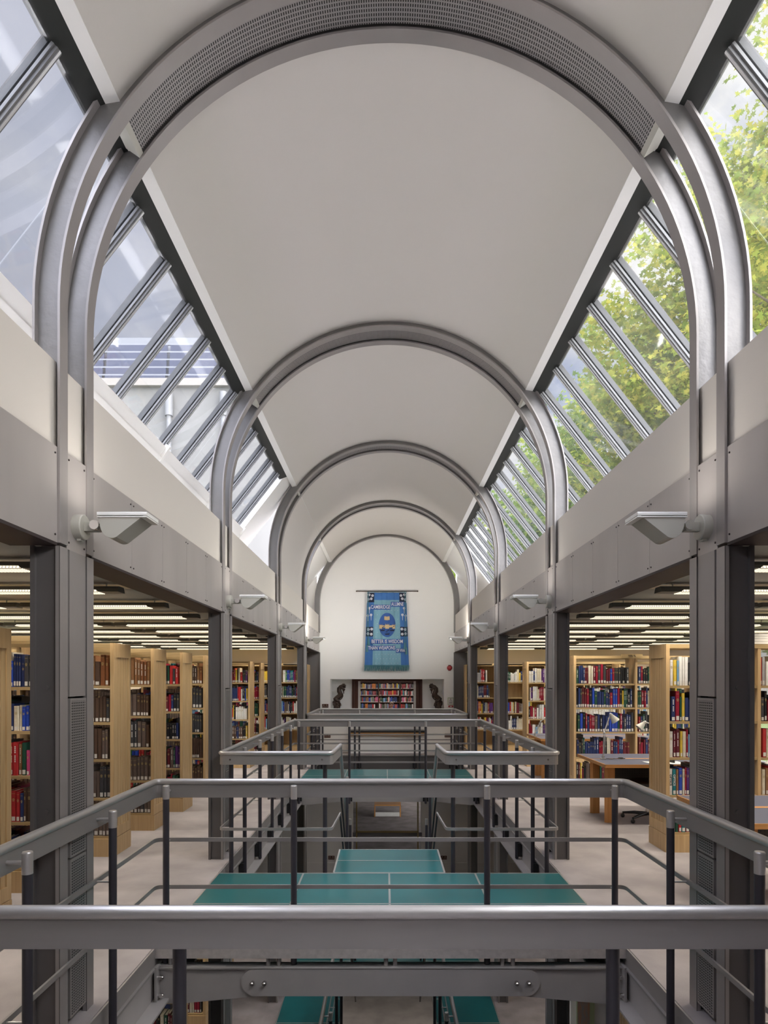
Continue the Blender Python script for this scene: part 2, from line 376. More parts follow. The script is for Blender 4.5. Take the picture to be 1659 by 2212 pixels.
for s_ in (-1, 1):
    a, b = sorted((s_*1.68, s_*7.2)); 
    solo('wall_back_'+SIDE[s_], MB().box(a, b, EY, EY+.3, 0, 2.9), M['warmwall'], f'warm cream wall closing the {SIDE[s_]} aisle', 'wall', kind='structure')
    a, b = sorted((s_*1.68, s_*2.4))
    solo('wall_gable_'+SIDE[s_], MB().box(a, b, EY, EY+.3, 2.9, 5.4), M['endwall'], f'white end wall beside the {SIDE[s_]} end of the skylight', 'wall', kind='structure')
    a, b = sorted((s_*.82, s_*7.2))
    solo('wall_lower_'+SIDE[s_], MB().box(a, b, EY, EY+.2, ZL, -.33), M['plaster'], f'pale wall {SIDE[s_]} of the doorway on the storey below', 'wall', kind='structure')
    solo('baseboard_'+SIDE[s_], MB().box(a, b, EY-.015, EY, ZL, ZL+.3), M['plaster'], f'skirting under the lower wall {SIDE[s_]} of the doorway', 'baseboard', kind='structure')
# niche side recesses (back panel .32 deep) and opening to reading room
m = MB(); Yn = EY+.42
m.box(NX0-.05, -.86, Yn, Yn+.05, NZ0-.1, NZ1+.1); m.box(.87, NX1+.05, Yn, Yn+.05, NZ0-.1, NZ1+.1)
m.box(NX0-.05, NX1+.05, EY+.3, Yn+.05, NZ1, NZ1+.06); m.box(NX0-.05, NX1+.05, EY+.3, Yn+.05, NZ0-.06, NZ0)
m.box(NX0-.06, NX0, EY+.3, Yn, NZ0, NZ1); m.box(NX1, NX1+.06, EY+.3, Yn, NZ0, NZ1)
for s_ in (-1, 1):
    a, b = sorted((s_*1.12, s_*1.36)); m.box(a, b, Yn-.06, Yn, 1.44, 1.475)
solo('wall_niche', m, M['endwall'], 'shallow white niche behind the two carved beasts', 'wall', kind='structure')
# reading room beyond
RZ = -.5
solo('floor_reading', MB().box(-4, 4, EY+.3, 32, RZ-.3, RZ), M['carpet2'], 'floor of the reading room beyond the glazed opening', 'floor', kind='structure')
m = MB(); m.box(-4, 4, 31.6, 31.8, RZ, 3.2); m.box(-4.1, -4, EY+.3, 32, RZ, 3.2); m.box(4, 4.1, EY+.3, 32, RZ, 3.2)
solo('wall_reading', m, M['darkwood'], 'dark panelled walls of the reading room beyond', 'wall', kind='structure')
m = MB().box(-4, 4, EY+.3, 32, 3.0, 3.1); solo('ceiling_reading', m, M['plaster'], 'ceiling of the reading room beyond the opening', 'ceiling', kind='structure')
t = thing('window_20', 'dark red wood glazed screen in the middle of the niche', 'window', (0, Yn, NZ0), kind='structure')
m = MB(); m.box(-.86, -.80, Yn-.03, Yn+.06, NZ0, NZ1); m.box(.81, .87, Yn-.03, Yn+.06, NZ0, NZ1); m.box(-.8, .81, Yn-.03, Yn+.06, NZ1-.05, NZ1)
part('window_frame', m, M['darkwood'], t)
m = MB(); m.box(-.71, -.655, Yn+.02, Yn+.05, NZ0, NZ1-.05); m.box(.66, .715, Yn+.02, Yn+.05, NZ0, NZ1-.05); part('mullion', m, M['plaster'], t, 'pale upright')
m = MB(); m.box(-.8, -.71, Yn+.03, Yn+.05, NZ0, NZ1-.05); m.box(.715, .81, Yn+.03, Yn+.05, NZ0, NZ1-.05); part('side_panel', m, M['darkwood'], t)
part('glass_pane', MB().box(-.655, .66, Yn+.03, Yn+.036, NZ0, NZ1-.05), M['winglass'], t)
# lower room beyond: back wall, low case
solo('wall_lower_far', MB().box(-7, 7, 26, 26.2, ZL, 0), M['plaster'], 'far wall of the lower room', 'wall', kind='structure')
solo('wall_behind', MB().box(-7.2, 7.2, Y0-.2, Y0, ZB, 2.9), M['plaster'], 'pale wall behind the camera', 'wall', kind='structure')
solo('wall_gable', MB().box(-2.6, 2.6, Y0-.2, Y0, 2.9, 5.4), M['endwall'], 'white gable wall behind the camera', 'wall', kind='structure')
t = thing('door_1', 'brass framed glazed doorway on the storey below', 'door', (.0, EY-.05, ZL), kind='structure')
m = MB()
for x in (-.745, .725): m.box(x, x+.035, EY-.02, EY+.02, ZL+.0, ZL+2.2)
m.box(-.745, .76, EY-.02, EY+.02, ZL+1.02, ZL+1.06)
part('door_frame', m, mat('brass', (.45, .33, .16), .35, .8), t)
m = MB().box(-.82, .84, EY-.01, EY+.03, ZL+.93, ZL+1.02); part('rail', m, M['coldark'], t)
# ------------------------------------------------------------------ fascia, upstands, vault, skylights per bay
BAYS = []
for i, y in enumerate(COLY):
    y1 = COLY[i+1] if i+1 < len(COLY) else YE-.10
    BAYS.append((y+CD, y1))
BAYS.insert(0, (Y0, COLY[0]))
TH0 = rad(36.8); RV = 1.66
GX0, GZ0, SL = 1.47, 4.515, 1.28
GX1 = 2.2; GZ1 = GZ0-(GX1-GX0)*SL
for s_ in (-1, 1):
    # white upstand, one long band
    a, b = sorted((s_*1.635, s_*2.3))
    m = MB().box(a, b, Y0, YE, 2.86, 3.285); a, b = sorted((s_*2.2, s_*2.3)); m.box(a, b, Y0, YE, 3.285, GZ1)
    solo('wall_upstand_'+SIDE[s_], m, M['panelw'], f'smooth cream upstand below the {SIDE[s_]} skylights', 'wall', kind='structure')
    for bi, (ya, yb) in enumerate(BAYS):
        where = ['behind the camera', 'beside the camera', 'at the near end', 'second from the camera', 'third from the camera', 'fourth from the camera', 'at the far end'][bi]
        t = thing('fascia_beam', f'grey sheet-clad beam over the {SIDE[s_]} arcade bay {where}', 'beam', (s_*1.66, (ya+yb)/2, 2.4), group='fascia beams along both sides')
        m = MB(); a, b = sorted((s_*1.622, s_*1.645)); m.box(a, b, ya, yb, 2.44, 2.86); part('beam_web', m, M['coldark'], t)
        m = MB(); a, b = sorted((s_*1.612, s_*1.84)); m.box(a, b, ya, yb, 2.385, 2.40); part('bottom_flange', m, M['soffit'], t)
        n = 1 if (bi == 2) and False else max(1, round((yb-ya)/.54)); w = (yb-ya)/n; sc = MB()
        for k in range(n):
            p0, p1 = ya+k*w+.0018, ya+(k+1)*w-.0018
            a, b = sorted((s_*1.612, s_*1.622)); part('fascia_panel', MB().box(a, b, p0, p1, 2.4, 2.86), M['fascia'], t)
            for yy in (p0+.022, p1-.022):
                for zz in (2.435, 2.825): sc.cyl((s_*1.612, yy, zz), (s_*1.608, yy, zz), .0048, 8)
        part('screw', sc, M['soffit'], t)
# vault: one barrel, per bay surfaces + cornice (right glazed bays / left glazed bays)
nv = 48
def arc_surface(mb, r, t0, t1, ya, yb, n=nv, flip=False, uv=False):
    vs = []; fs = []; uvs = []
    for i in range(n+1):
        t = t0+(t1-t0)*i/n; vs += [(r*cos(t), ya, RC+r*sin(t)), (r*cos(t), yb, RC+r*sin(t))]
    for i in range(n):
        f = (2*i, 2*i+1, 2*i+3, 2*i+2); u0, u1 = r*(t1-t0)*i/n, r*(t1-t0)*(i+1)/n
        fs.append(f if not flip else f[::-1]); q = [(u0, 0), (u0, yb-ya), (u1, yb-ya), (u1, 0)]; uvs.append(q if not flip else q[::-1])
    mb.add(vs, fs, True, uvs if uv else None); return mb
def vault_shell(mb, ya, yb, t0, t1):
    """ceiling shell with thickness .06"""
    n = nv
    inner = [(RV*cos(t0+(t1-t0)*i/n), RC+RV*sin(t0+(t1-t0)*i/n)) for i in range(n+1)]
    outer = [((RV+.08)*cos(t0+(t1-t0)*i/n), RC+(RV+.08)*sin(t0+(t1-t0)*i/n)) for i in range(n+1)]
    vs = [(x, y, z) for y in (ya, yb) for (x, z) in inner+outer]; k = n+1
    def id(yi, io, i): return yi*2*k+io*k+i
    fs = []
    for i in range(n):
        fs.append((id(0, 0, i), id(1, 0, i), id(1, 0, i+1), id(0, 0, i+1)))
        fs.append((id(0, 1, i+1), id(1, 1, i+1), id(1, 1, i), id(0, 1, i)))
    mb.add(vs, fs, True)
for bi, (ya, yb) in enumerate(BAYS):
    y_a = ya-CD/2 if bi else ya; y_b = yb+CD/2 if bi < len(BAYS)-1 else YE
    m = MB(); vault_shell(m, y_a, y_b, TH0, pi-TH0)
    solo('ceiling_vault', m, M['plaster'], f'plastered barrel vault, {ORD[bi]} bay along the hall', 'ceiling', kind='structure')
# left bay 4 (between third and fourth arches in view) is closed with a curved infill
ya, yb = BAYS[4+1]
m = MB(); n = 24; t0, t1 = pi-TH0, pi
pts = [((RV)*cos(t0+(t1-t0)*i/n), RC+RV*sin(t0+(t1-t0)*i/n)) for i in range(n+1)]+[(-RV, 3.285)]
out = [(x-.06, z+.0) for x, z in pts]; k = len(pts)
vs = [(x, y, z) for y in (ya-.1, yb+.1) for (x, z) in pts+out]
fs = []
for i in range(k-1):
    fs += [(i, 2*k+i, 2*k+i+1, i+1), (k+i+1, 3*k+i+1, 3*k+i, k+i)]
m.add(vs, fs, True); solo('wall_infill', m, M['plaster'], 'plastered curved infill replacing the left skylight in the fourth bay', 'wall', kind='structure')
# cornice trims
for s_ in (-1, 1):
    cx, cz = RV*cos(TH0), RC+RV*sin(TH0)
    m = MB(); poly = [(s_*(cx-.004), cz), (s_*(cx+.066), cz-.012), (s_*(cx+.066), cz+.09), (s_*(cx-.004), cz+.09)]
    m.prism(poly if s_ > 0 else poly[::-1], Y0, YE, 'y'); m.box(*sorted((s_*cx, s_*(cx+.20))), Y0, YE, cz+.085, cz+.17)
    solo('trim_3' if s_ < 0 else 'trim_4', m, M['white'], f'white cornice along the {SIDE[s_]} edge of the vault', 'cornice', kind='structure')
    m = MB(); poly = [(s_*(cx+.066), cz-.012), (s_*(GX0+.03), GZ0-.012), (s_*(GX0+.10), GZ0+.10), (s_*(cx+.066), cz+.09)]
    gl_end = 8.95 if s_ < 0 else 13.3
    m.prism(poly if s_ > 0 else poly[::-1], Y0, gl_end, 'y')
    if s_ < 0: m.prism(poly[::-1], 12.9, 13.35, 'y')
    solo('trim_5' if s_ < 0 else 'trim_6', m, M['black'], f'black header at the top of the {SIDE[s_]} skylights', 'header', kind='structure')
# skylights
def gp(s_, f, off=0):
    """point on the glazing slope: f 0 top .. 1 bottom; off outward normal offset"""
    x = GX0+(GX1-GX0)*f; z = GZ0+(GZ1-GZ0)*f; nl = math.hypot(SL, 1)
    return (s_*(x+off*SL/nl), z+off/nl)
MY = [2.83+.487*k for k in range(-14, 23)]
def glaze(s_, ya, yb, label):
    global wn
    t = thing(f'window_{wn}', label, 'skylight', (s_*1.85, (ya+yb)/2, 4.0), kind='structure'); wn += 1
    ys = [y for y in MY if ya+.05 < y < yb-.05]
    for y in ys:
        m = MB()
        def bar(w, o0, o1, dy=0.):
            p = [gp(s_, .012, o0), gp(s_, 1.02, o0), gp(s_, 1.02, o1), gp(s_, .012, o1)]
            m.prism(p if s_ < 0 else p[::-1], y+dy-w/2, y+dy+w/2, 'y')
        m.k = 0; bar(.052, -.014, .0); bar(.034, -.030, -.014)
        m.k = 1; bar(.05, .012, .05, .0); m.k = 2; bar(.012, -.036, -.030, .0)
        part('glazing_bar', m, [M['mull'], M['mulld'], M['mullb']], t)
    ed = [ya]+ys+[yb]
    for a, b in zip(ed[:-1], ed[1:]):
        m = MB(); p = [gp(s_, 0, .004), gp(s_, 1, .004), gp(s_, 1, .010), gp(s_, 0, .010)]
        m.prism(p if s_ < 0 else p[::-1], a+.004, b-.004, 'y'); part('glass_pane', m, M['glass'], t)
    if s_ < 0:   # pale sill frame along the foot of the left skylights, with winder clips
        m = MB(); f0, f1 = .86, .74
        p = [gp(s_, f0+.10, -.05), gp(s_, f1, -.05), gp(s_, f1, -.037), gp(s_, f0+.10, -.037)]; m.prism(p, ya, yb, 'y')
        p = [gp(s_, f0+.10, -.07), gp(s_, f0-.04, -.07), gp(s_, f0-.04, -.05), gp(s_, f0+.10, -.05)]; m.prism(p, ya, yb, 'y')
        part('sill_frame', m, M['white'], t)
        for yy in [y for y in (5.75, 7.25, 8.85) if ya < y < yb+.1]:
            m = MB(); p = [gp(s_, .93, -.09), gp(s_, .72, -.07), gp(s_, .72, -.03), gp(s_, .93, -.03)]; m.prism(p, yy-.02, yy+.02, 'y')
            c = gp(s_, .9, -.08); m.box(c[0]-.03, c[0]+.03, yy-.09, yy+.03, c[1]-.03, c[1]+.02)
            part('window_winder', m, M['white'], t, 'white winder clip')
for bi, (ya, yb) in enumerate(BAYS):
    y_a = ya-CD/2 if bi else ya; y_b = yb+CD/2 if bi < len(BAYS)-1 else YE
    pos = ORD[bi]
    y1 = min(y_b, 13.25)
    if y1 > y_a: glaze(1, y_a, y1, f'sloping skylight on the right with tree views, {pos} bay along the hall')
    y1 = min(y_b, 8.93)
    if bi <= 4 and y1 > y_a: glaze(-1, y_a, y1, f'sloping skylight on the left with open sky, {pos} bay along the hall')
glaze(-1, 12.9, 13.3, 'short sloping skylight on the left at the far end')
def slope_panel(s_, ya, yb, nm, lab):
    m = MB(); p = [gp(s_, -.08, -.012), gp(s_, 1.1, -.012), gp(s_, 1.1, .06), gp(s_, -.08, .06)]; m.prism(p if s_ < 0 else p[::-1], ya, yb, 'y')
    solo(nm, m, M['white'], lab, 'wall', kind='structure')
slope_panel(-1, 8.95, 9.6, 'wall_reveal_1', 'bright white sloping panel closing the left skylight before the third arch')
slope_panel(-1, 13.3, YE, 'wall_reveal_2', 'bright white sloping panel beside the left end of the vault')
slope_panel(1, 13.25, YE, 'wall_reveal_3', 'bright white sloping panel beside the right end of the vault')
# ------------------------------------------------------------------ arches
def irib(ya, w, t0=0., t1=pi, legs=True):
    """bent I section: inner flange, web, outer flange; with straight legs to z 2.40"""
    m = MB(); n = 64
    def path(r):
        pts = [(r*cos(pi*i/n), RC+r*sin(pi*i/n)) for i in range(n+1)]
        return [(r, 2.86)]+pts+[(-r, 2.86)]
    def shell(r0, r1, y0, y1, mi):
        m.k = mi; A, B = path(r0), path(r1); k = len(A)
        vs = [(x, y, z) for y in (y0, y1) for (x, z) in A+B]; fs = []
        for i in range(k-1):
            fs += [(i, 2*k+i, 2*k+i+1, i+1), (k+i+1, 3*k+i+1, 3*k+i, k+i), (i, i+1, k+i+1, k+i), (2*k+i, 3*k+i, 3*k+i+1, 2*k+i+1)]
        m.add(vs, fs, True)
    shell(1.6, 1.612, ya, ya+w, 0); shell(1.612, 1.722, ya+w/2-.006, ya+w/2+.006, 1); shell(1.722, 1.734, ya, ya+w, 0)
    return m
def flat_shade(o):
    pass
FW = .078
for ci, y in enumerate(COLY+[YE-.085]):
    last = ci == len(COLY)
    where = ['behind the camera', 'above the camera', 'nearest in view', 'second in view', 'third in view', 'fourth in view', 'against the end wall'][ci]
    t = thing('steel_arch', f'round grey steel {"double-ribbed " if not last else "single "}arch, {where}', 'arch', (0, y+CD/2, RC), group='arches carrying the vault')
    for k in range(1 if last else 2):
        ya = y + (CD-FW)*k; o = part('arch_rib', irib(ya, FW), [M['steel'], M['web']], t)
        for md in [o.modifiers.new('split', 'EDGE_SPLIT')]: md.split_angle = rad(35)
    if not last:
        m = MB(); arc_surface(m, 1.622, rad(36.2), pi-rad(36.2), y+FW+.004, y+CD-FW-.004, 72, uv=True)
        part('perforated_panel', m, M['perf'], t, 'slotted grey acoustic strip')
        for s_ in (-1, 1):
            m = MB(); a = rad(36.0); p = [(s_*(1.612*cos(a)), RC+1.612*sin(a)), (s_*(1.70*cos(a)), RC+1.70*sin(a)), (s_*(1.70*cos(a-.02)), RC+1.70*sin(a-.02)), (s_*(1.612*cos(a-.02)), RC+1.612*sin(a-.02))]
            m.prism(p if s_ > 0 else p[::-1], y+FW-.002, y+CD-FW+.002, 'y')
            part('end_plate', m, M['lampw'], t, 'pale end plate')
        for s_ in (-1, 1):     # rib feet over the fascia, with a plate between carrying the lamp
            m = MB(); a, b = sorted((s_*1.6, s_*1.735))
            for k in range(2): m.box(a, b, y+(CD-FW)*k, y+(CD-FW)*k+FW, 2.40, 2.86)
            part('rib_foot', m, M['steel'], t)
            m = MB(); a, b = sorted((s_*1.606, s_*1.73)); m.box(a, b, y+FW, y+CD-FW, 2.385, 2.86); part('junction_plate', m, M['fascia'], t)
            for yy in (y+FW+.02, y+CD-FW-.02):
                for zz in (2.42, 2.83): part('screw', MB().cyl((s_*1.606, yy, zz), (s_*1.6025, yy, zz), .0052, 8), M['soffit'], t)
# ------------------------------------------------------------------ columns
def column(s_, y, label, group):
    t = thing('steel_column', label, 'column', (s_*1.67, y+CD/2, ZB), group=group)
    m = MB(); X = lambda a, b: sorted((s_*a, s_*b))
    for k in range(2):
        y0 = y+(CD-FW)*k
        m.k = 0; m.box(*X(1.6, 1.622), y0, y0+FW, ZB, 2.385)
        m.k = 1; m.box(*X(1.722, 1.744), y0, y0+FW, ZB, 2.385); m.box(*X(1.622, 1.722), y0+.018, y0+FW-.018, ZB, 2.385)
        m.box(*X(1.6, 1.604), y0-.0008, y0, ZB, 2.385)
    part('column_section', m, [M['steel'], M['coldark']], t)
    part('back_cover', MB().box(*X(1.66, 1.74), y+FW, y+CD-FW, ZB, 2.385), M['coldark'], t)
    m = MB()
    for k in range(12): m.cyl((s_*1.672, y+.018, -4.9+.6*k), (s_*1.672, y+.010, -4.9+.6*k), .011, 10)
    part('bolt', m, M['coldark'], t)
    p0, p1 = y+FW+.03, y+CD-FW-.004
    for zb in (0, ZL):
        part('cover_panel', MB().box(*X(1.606, 1.66), p0, p1, zb+1.655, zb+(2.385 if zb == 0 else 2.6)), M['steel'], t)
        for (z0, z1) in ((.85, 1.645), (.05, .84)):
            m = MB().box(*X(1.602, 1.66), p0, p1, zb+z0, zb+z1)
            x = s_*1.6015; e = .012; vs = [(x, p0+e, zb+z0+e), (x, p1-e, zb+z0+e), (x, p1-e, zb+z1-e), (x, p0+e, zb+z1-e)]
            f = (0, 1, 2, 3) if s_ < 0 else (3, 2, 1, 0); h = z1-z0-2*e; w = p1-p0-2*e; q = [(0, 0), (0, w), (h, w), (h, 0)]
            m.k = 1; m.add(vs, [f], False, [q if s_ < 0 else q[::-1]])
            part('perforated_panel', m, [M['steel'], M['perf2']], t)
for ci, y in enumerate(COLY):
    for s_ in (-1, 1):
        where = ['behind the camera', 'level with the camera', 'nearest in view', 'second in view', 'third in view', 'fourth in view'][ci]
        column(s_, y, f'grey steel column with slotted cover panels, {SIDE[s_]} side, {where}', 'columns along the arcade')
for s_ in (-1, 1):
    t = thing('steel_column', f'slim grey steel column against the end wall, {SIDE[s_]} side', 'column', (s_*1.67, YE-.06, 0), group='columns along the arcade')
    m = MB(); X = lambda a, b: sorted((s_*a, s_*b)); m.box(*X(1.6, 1.62), YE-.085, YE-.005, 0, 2.39); m.box(*X(1.9, 1.92), YE-.085, YE-.005, 0, 2.39); m.box(*X(1.62, 1.9), YE-.055, YE-.035, 0, 2.39)
    part('column_section', m, M['coldark'], t)
# ================================================================== balustrades
def rounded(path, r=.07, n=5, closed=False):
    P = [Vector(p) for p in path]; out = []; k = len(P)
    for i in range(k):
        if not closed and i in (0, k-1): out.append(P[i]); continue
        a, b, c = P[i-1], P[i], P[(i+1) % k]; u = (a-b).normalized(); v = (c-b).normalized(); q = min(r, (a-b).length*.4, (c-b).length*.4)
        for j in range(n+1):
            t = j/n; out.append((b+u*q)*(1-t)**2+b*2*t*(1-t)+(b+v*q)*t*t)
    return out
RX = 1.57; PXX = 1.475
def post(t, x, y, out, clampz=-.24, zt=1.045, zb=-.31, base=0.):
    """dark tube with steel cap; out=(dx,dy) direction from the post to the rail"""
    p = thing('post', None, None, (x, y, base)); p.parent = t; p.location = Vector((x, y, base))-t.location
    p = lpart_post(p, x, y, out, clampz, zt, zb); return p
POSTM = {}
def add_post(t, x, y, out, zb=-.31, base=0., clamp=True):
    z = base; m = MB().cyl((x, y, z+zb), (x, y, z+.955), .0205, 14)
    m.sphere((x, y, z+zb), .0205, 12, 6)
    p = part('post', m, M['post'], t)
    part('post_cap', MB().cyl((x, y, z+.955), (x, y, z+1.040), .0215, 16).cyl((x, y, z+1.040), (x, y, z+1.045), .0215, 16, .019), M['rail'], p, 'steel post cap')
    dx, dy = out
    for h, r_ in ((1.0, .009), (.667, .006), (.352, .006)): part('rail_pin', MB().cyl((x, y, z+h), (x+dx, y+dy, z+h), r_, 8), M['rail'], p)
    if clamp:
        m = MB(); cx, cy = (x-(0 if dx == 0 else 0), y); w = .045
        if abs(dx) > abs(dy): sx = 1 if dx > 0 else -1; m.box(*sorted((x, x+sx*.05)), y-w, y+w, z+zb+.02, z+zb+.17)
        else:
            sy = 1 if dy > 0 else -1; m.box(x-w, x+w, *sorted((y+.012*sy, y+.035*sy)), z+zb+.02, z+zb+.17)
        part('post_clamp', m, M['blackp'], p)
def rails(t, path, closed, base=0., side=1, parts=True):
    """tube handrail, plate below it and two flat mid rails following the path"""
    P = [(x, y, base) for x, y in path]; R = rounded(P, .055, 5, closed)
    part('handrail', MB().tube([p+Vector((0, 0, 1.058)) for p in R], .0205, 14, closed), M['rail'], t)
    part('rail_plate', MB().strip(R, [(.006, .952), (.006, 1.045), (-.006, 1.045), (-.006, .952)], closed), M['plate'], t)
    for h in (.67, .355):
        part('mid_rail', MB().strip(R, [(.006, h-.013), (.006, h+.013), (-.006, h+.013), (-.006, h-.013)], closed), M['plate'], t)
# loop around the first void
y0, y1 = 1.90, 4.335
t = thing('balustrade', 'steel balustrade around the nearest void, its rail crossing the whole foreground', 'balustrade', (0, 3.1, 0), group='balustrades around the voids')
rails(t, [(-RX, y0), (RX, y0), (RX, y1), (-RX, y1)], True)
for x in (-PXX, -.635, .635, PXX):
    add_post(t, x, y1-.075, (0, .07))
for x in (-1.02, 0., 1.02): pass
for x in (-1.475, -.66, .66, 1.475): add_post(t, x, y0+.075, (0, -.07), zb=-.42)
for s_ in (-1, 1):
    for y in (2.62, 3.44): add_post(t, s_*(PXX+.005), y, (s_*.085, 0))
# loop 2 with the stair opening
y0, y1 = 6.0, 10.86
t = thing('balustrade', 'steel balustrade around the stair void beyond the first glass landing', 'balustrade', (0, 8.4, 0), group='balustrades around the voids')
rails(t, [(-.50, 6.72), (-.53, 6.0), (-RX, 6.0), (-RX, y1), (RX, y1), (RX, 6.0), (.53, 6.0), (.50, 6.72)], False)
for s_ in (-1, 1):
    for x in (.62, 1.47): part('screw', MB().cyl((s_*x, 5.994, 1.0), (s_*x, 5.988, 1.0), .008, 10), M['chrome'], t)
    for y in (6.08, 6.66, 7.47, 8.27, 9.07, 9.88): add_post(t, s_*(PXX+.005), y, (s_*.085, 0))
    add_post(t, s_*PXX, y1-.075, (0, .07)); add_post(t, s_*.635, y1-.075, (0, .07))
    add_post(t, s_*.60, 6.075, (0, -.07)); add_post(t, s_*.90, 6.075, (0, -.07)) if False else None
y0, y1 = 12.62, 14.93
t = thing('balustrade', 'steel balustrade around the farthest void in front of the end wall', 'balustrade', (0, 13.8, 0), group='balustrades around the voids')
rails(t, [(-RX, y0), (RX, y0), (RX, y1), (-RX, y1)], True)
for x in (-PXX, -.635, .635, PXX): add_post(t, x, y0+.075, (0, -.07)); add_post(t, x, y1-.075, (0, .07))
for s_ in (-1, 1):
    for y in (13.4, 14.15): add_post(t, s_*(PXX+.005), y, (s_*.085, 0))
# ------------------------------------------------------------------ glass landings and bridges
def landing(y0, y1, xs, ys, z, label, x0=-XV, x1=XV):
    t = thing('glass_landing', label, 'landing', (0, (y0+y1)/2, z-.1))
    for a, b in zip(xs[:-1], xs[1:]):
        for c, d in zip(ys[:-1], ys[1:]):
            part('glass_panel', MB().box(a+.008, b-.008, c+.008, d-.008, z-.03, z), M['teal'], t)
    m = MB()
    for x in xs: m.box(x-.008, x+.008, ys[0], ys[-1], z-.04, z+.002)
    for y in ys: m.box(xs[0], xs[-1], y-.008, y+.008, z-.04, z+.002)
    part('joint_strip', m, M['alu'], t); return t
def crossbeam(y, z, sgn, label):
    """haunched beam with pinned lap plates; y front face; z floor level"""
    t = thing('cross_beam', label, 'beam', (0, y, z-.3)); 
    m = MB().box(-XV, XV, y-.01*sgn, y+.012, z-.07, z-.003); part('edge_plate', m, M['slabedge'], t)
    m = MB(); n = 8
    half = lambda s: [(s*.97, z-.135), (s*.97, z-.31)]
    # centre piece with rounded ends
    pts = []
    for i in range(n+1): a = pi/2-pi*i/n; pts.append((.88+.088*cos(a), z-.222+.088*sin(a)))
    for i in range(n+1): a = -pi/2-pi*i/n; pts.append((-.88+.088*cos(a), z-.222+.088*sin(a)))
    m = MB().prism(pts[::-1] if sgn > 0 else pts[::-1], y-.02, y+.012, 'y'); part('centre_web', m, M['beam'], t)
    m = MB()
    for s_ in (-1, 1):
        p = [(s_*.70, z-.135), (s_*1.50, z-.12), (s_*1.50, z-.365), (s_*1.36, z-.365), (s_*.80, z-.312), (s_*.70, z-.31)]
        m.prism(p if s_ < 0 else p[::-1], y-.004, y+.03, 'y')
        m.box(*sorted((s_*1.50, s_*1.515)), y-.06, y+.08, z-.37, z-.11)
    part('haunch_plate', m, M['beam'], t)
    m = MB().box(-1.5, 1.5, y-.02, y+.075, z-.137, z-.128); part('top_flange', m, M['plate'], t)
    m = MB()
    for x in (-1.44, -.80, -.73, -.03, .03, .73, .80, 1.44): m.cyl((x, y+.025, z-.128), (x, y+.025, z-.07), .014, 12)
    part('stub', m, M['beam'], t)
    m = MB()
    for s_ in (-1, 1):
        for x in (.815, .893): m.cyl((s_*x, y-.02, z-.222), (s_*x, y-.04, z-.222), .0145, 12); m.sphere((s_*x, y-.04, z-.222), .0135, 10, 6)
        for zz in (-.185, -.30): m.cyl((s_*1.5, y-.03, z+zz), (s_*1.475, y-.03, z+zz), .014, 12); m.sphere((s_*1.475, y-.03, z+zz), .013, 10, 6)
    part('bolt', m, M['chrome'], t, 'polished round bolt head')
    return t
xs = [-1.53, -.77, 0., .77, 1.53]
landing(4.2, 5.83, xs, [4.215, 5.03, 5.82], 0, 'wide teal glass landing nearest the camera')
landing(5.83, 6.64, [-.50, .50], [5.84, 6.23, 6.635], 0, 'narrow teal glass platform at the head of the stair')
landing(10.9, 12.56, xs, [10.9, 11.72, 12.55], 0, 'teal glass landing between the two farther voids')
landing(9.75, 11.9, xs, [9.75, 10.8, 11.9], ZL, 'teal glass landing on the storey below at the stair foot')
for s_ in (-1, 1):
    a, b = sorted((s_*.66, s_*1.53)); landing(7.0, 9.75, [a, b], [7.0, 7.9, 8.85, 9.75], ZL, f'teal glass strip {SIDE[s_]} of the lower stair well')
landing(4.5, 7.0, xs, [4.5, 5.7, 7.0], ZL, 'teal glass landing on the storey below under the nearest landing')
crossbeam(4.215, 0, 1, 'haunched grey cross beam with polished bolts under the nearest landing')
crossbeam(10.88, 0, 1, 'haunched grey cross beam under the farther landing')
t = thing('cross_beam', 'plain dark grey beam under the far edge of the nearest landing', 'beam', (0, 5.85, -.3)); part('web', MB().box(-1.5, 1.5, 5.83, 5.85, -.33, -.04), M['beam'], t)
t = thing('cross_beam', 'plain dark grey beam at the near edge of the farthest void', 'beam', (0, 12.6, -.3)); part('web', MB().box(-1.5, 1.5, 12.58, 12.6, -.33, -.003), M['beam'], t)
t = thing('cross_beam', 'dark grey beam edging the floor in front of the end wall', 'beam', (0, 14.9, -.3))
part('web', MB().box(-XV, XV, 14.895, 14.915, -.33, -.01), M['coldark'], t); part('edge_strip', MB().box(-XV, XV, 14.88, 14.91, -.02, .012), M['alu'], t)
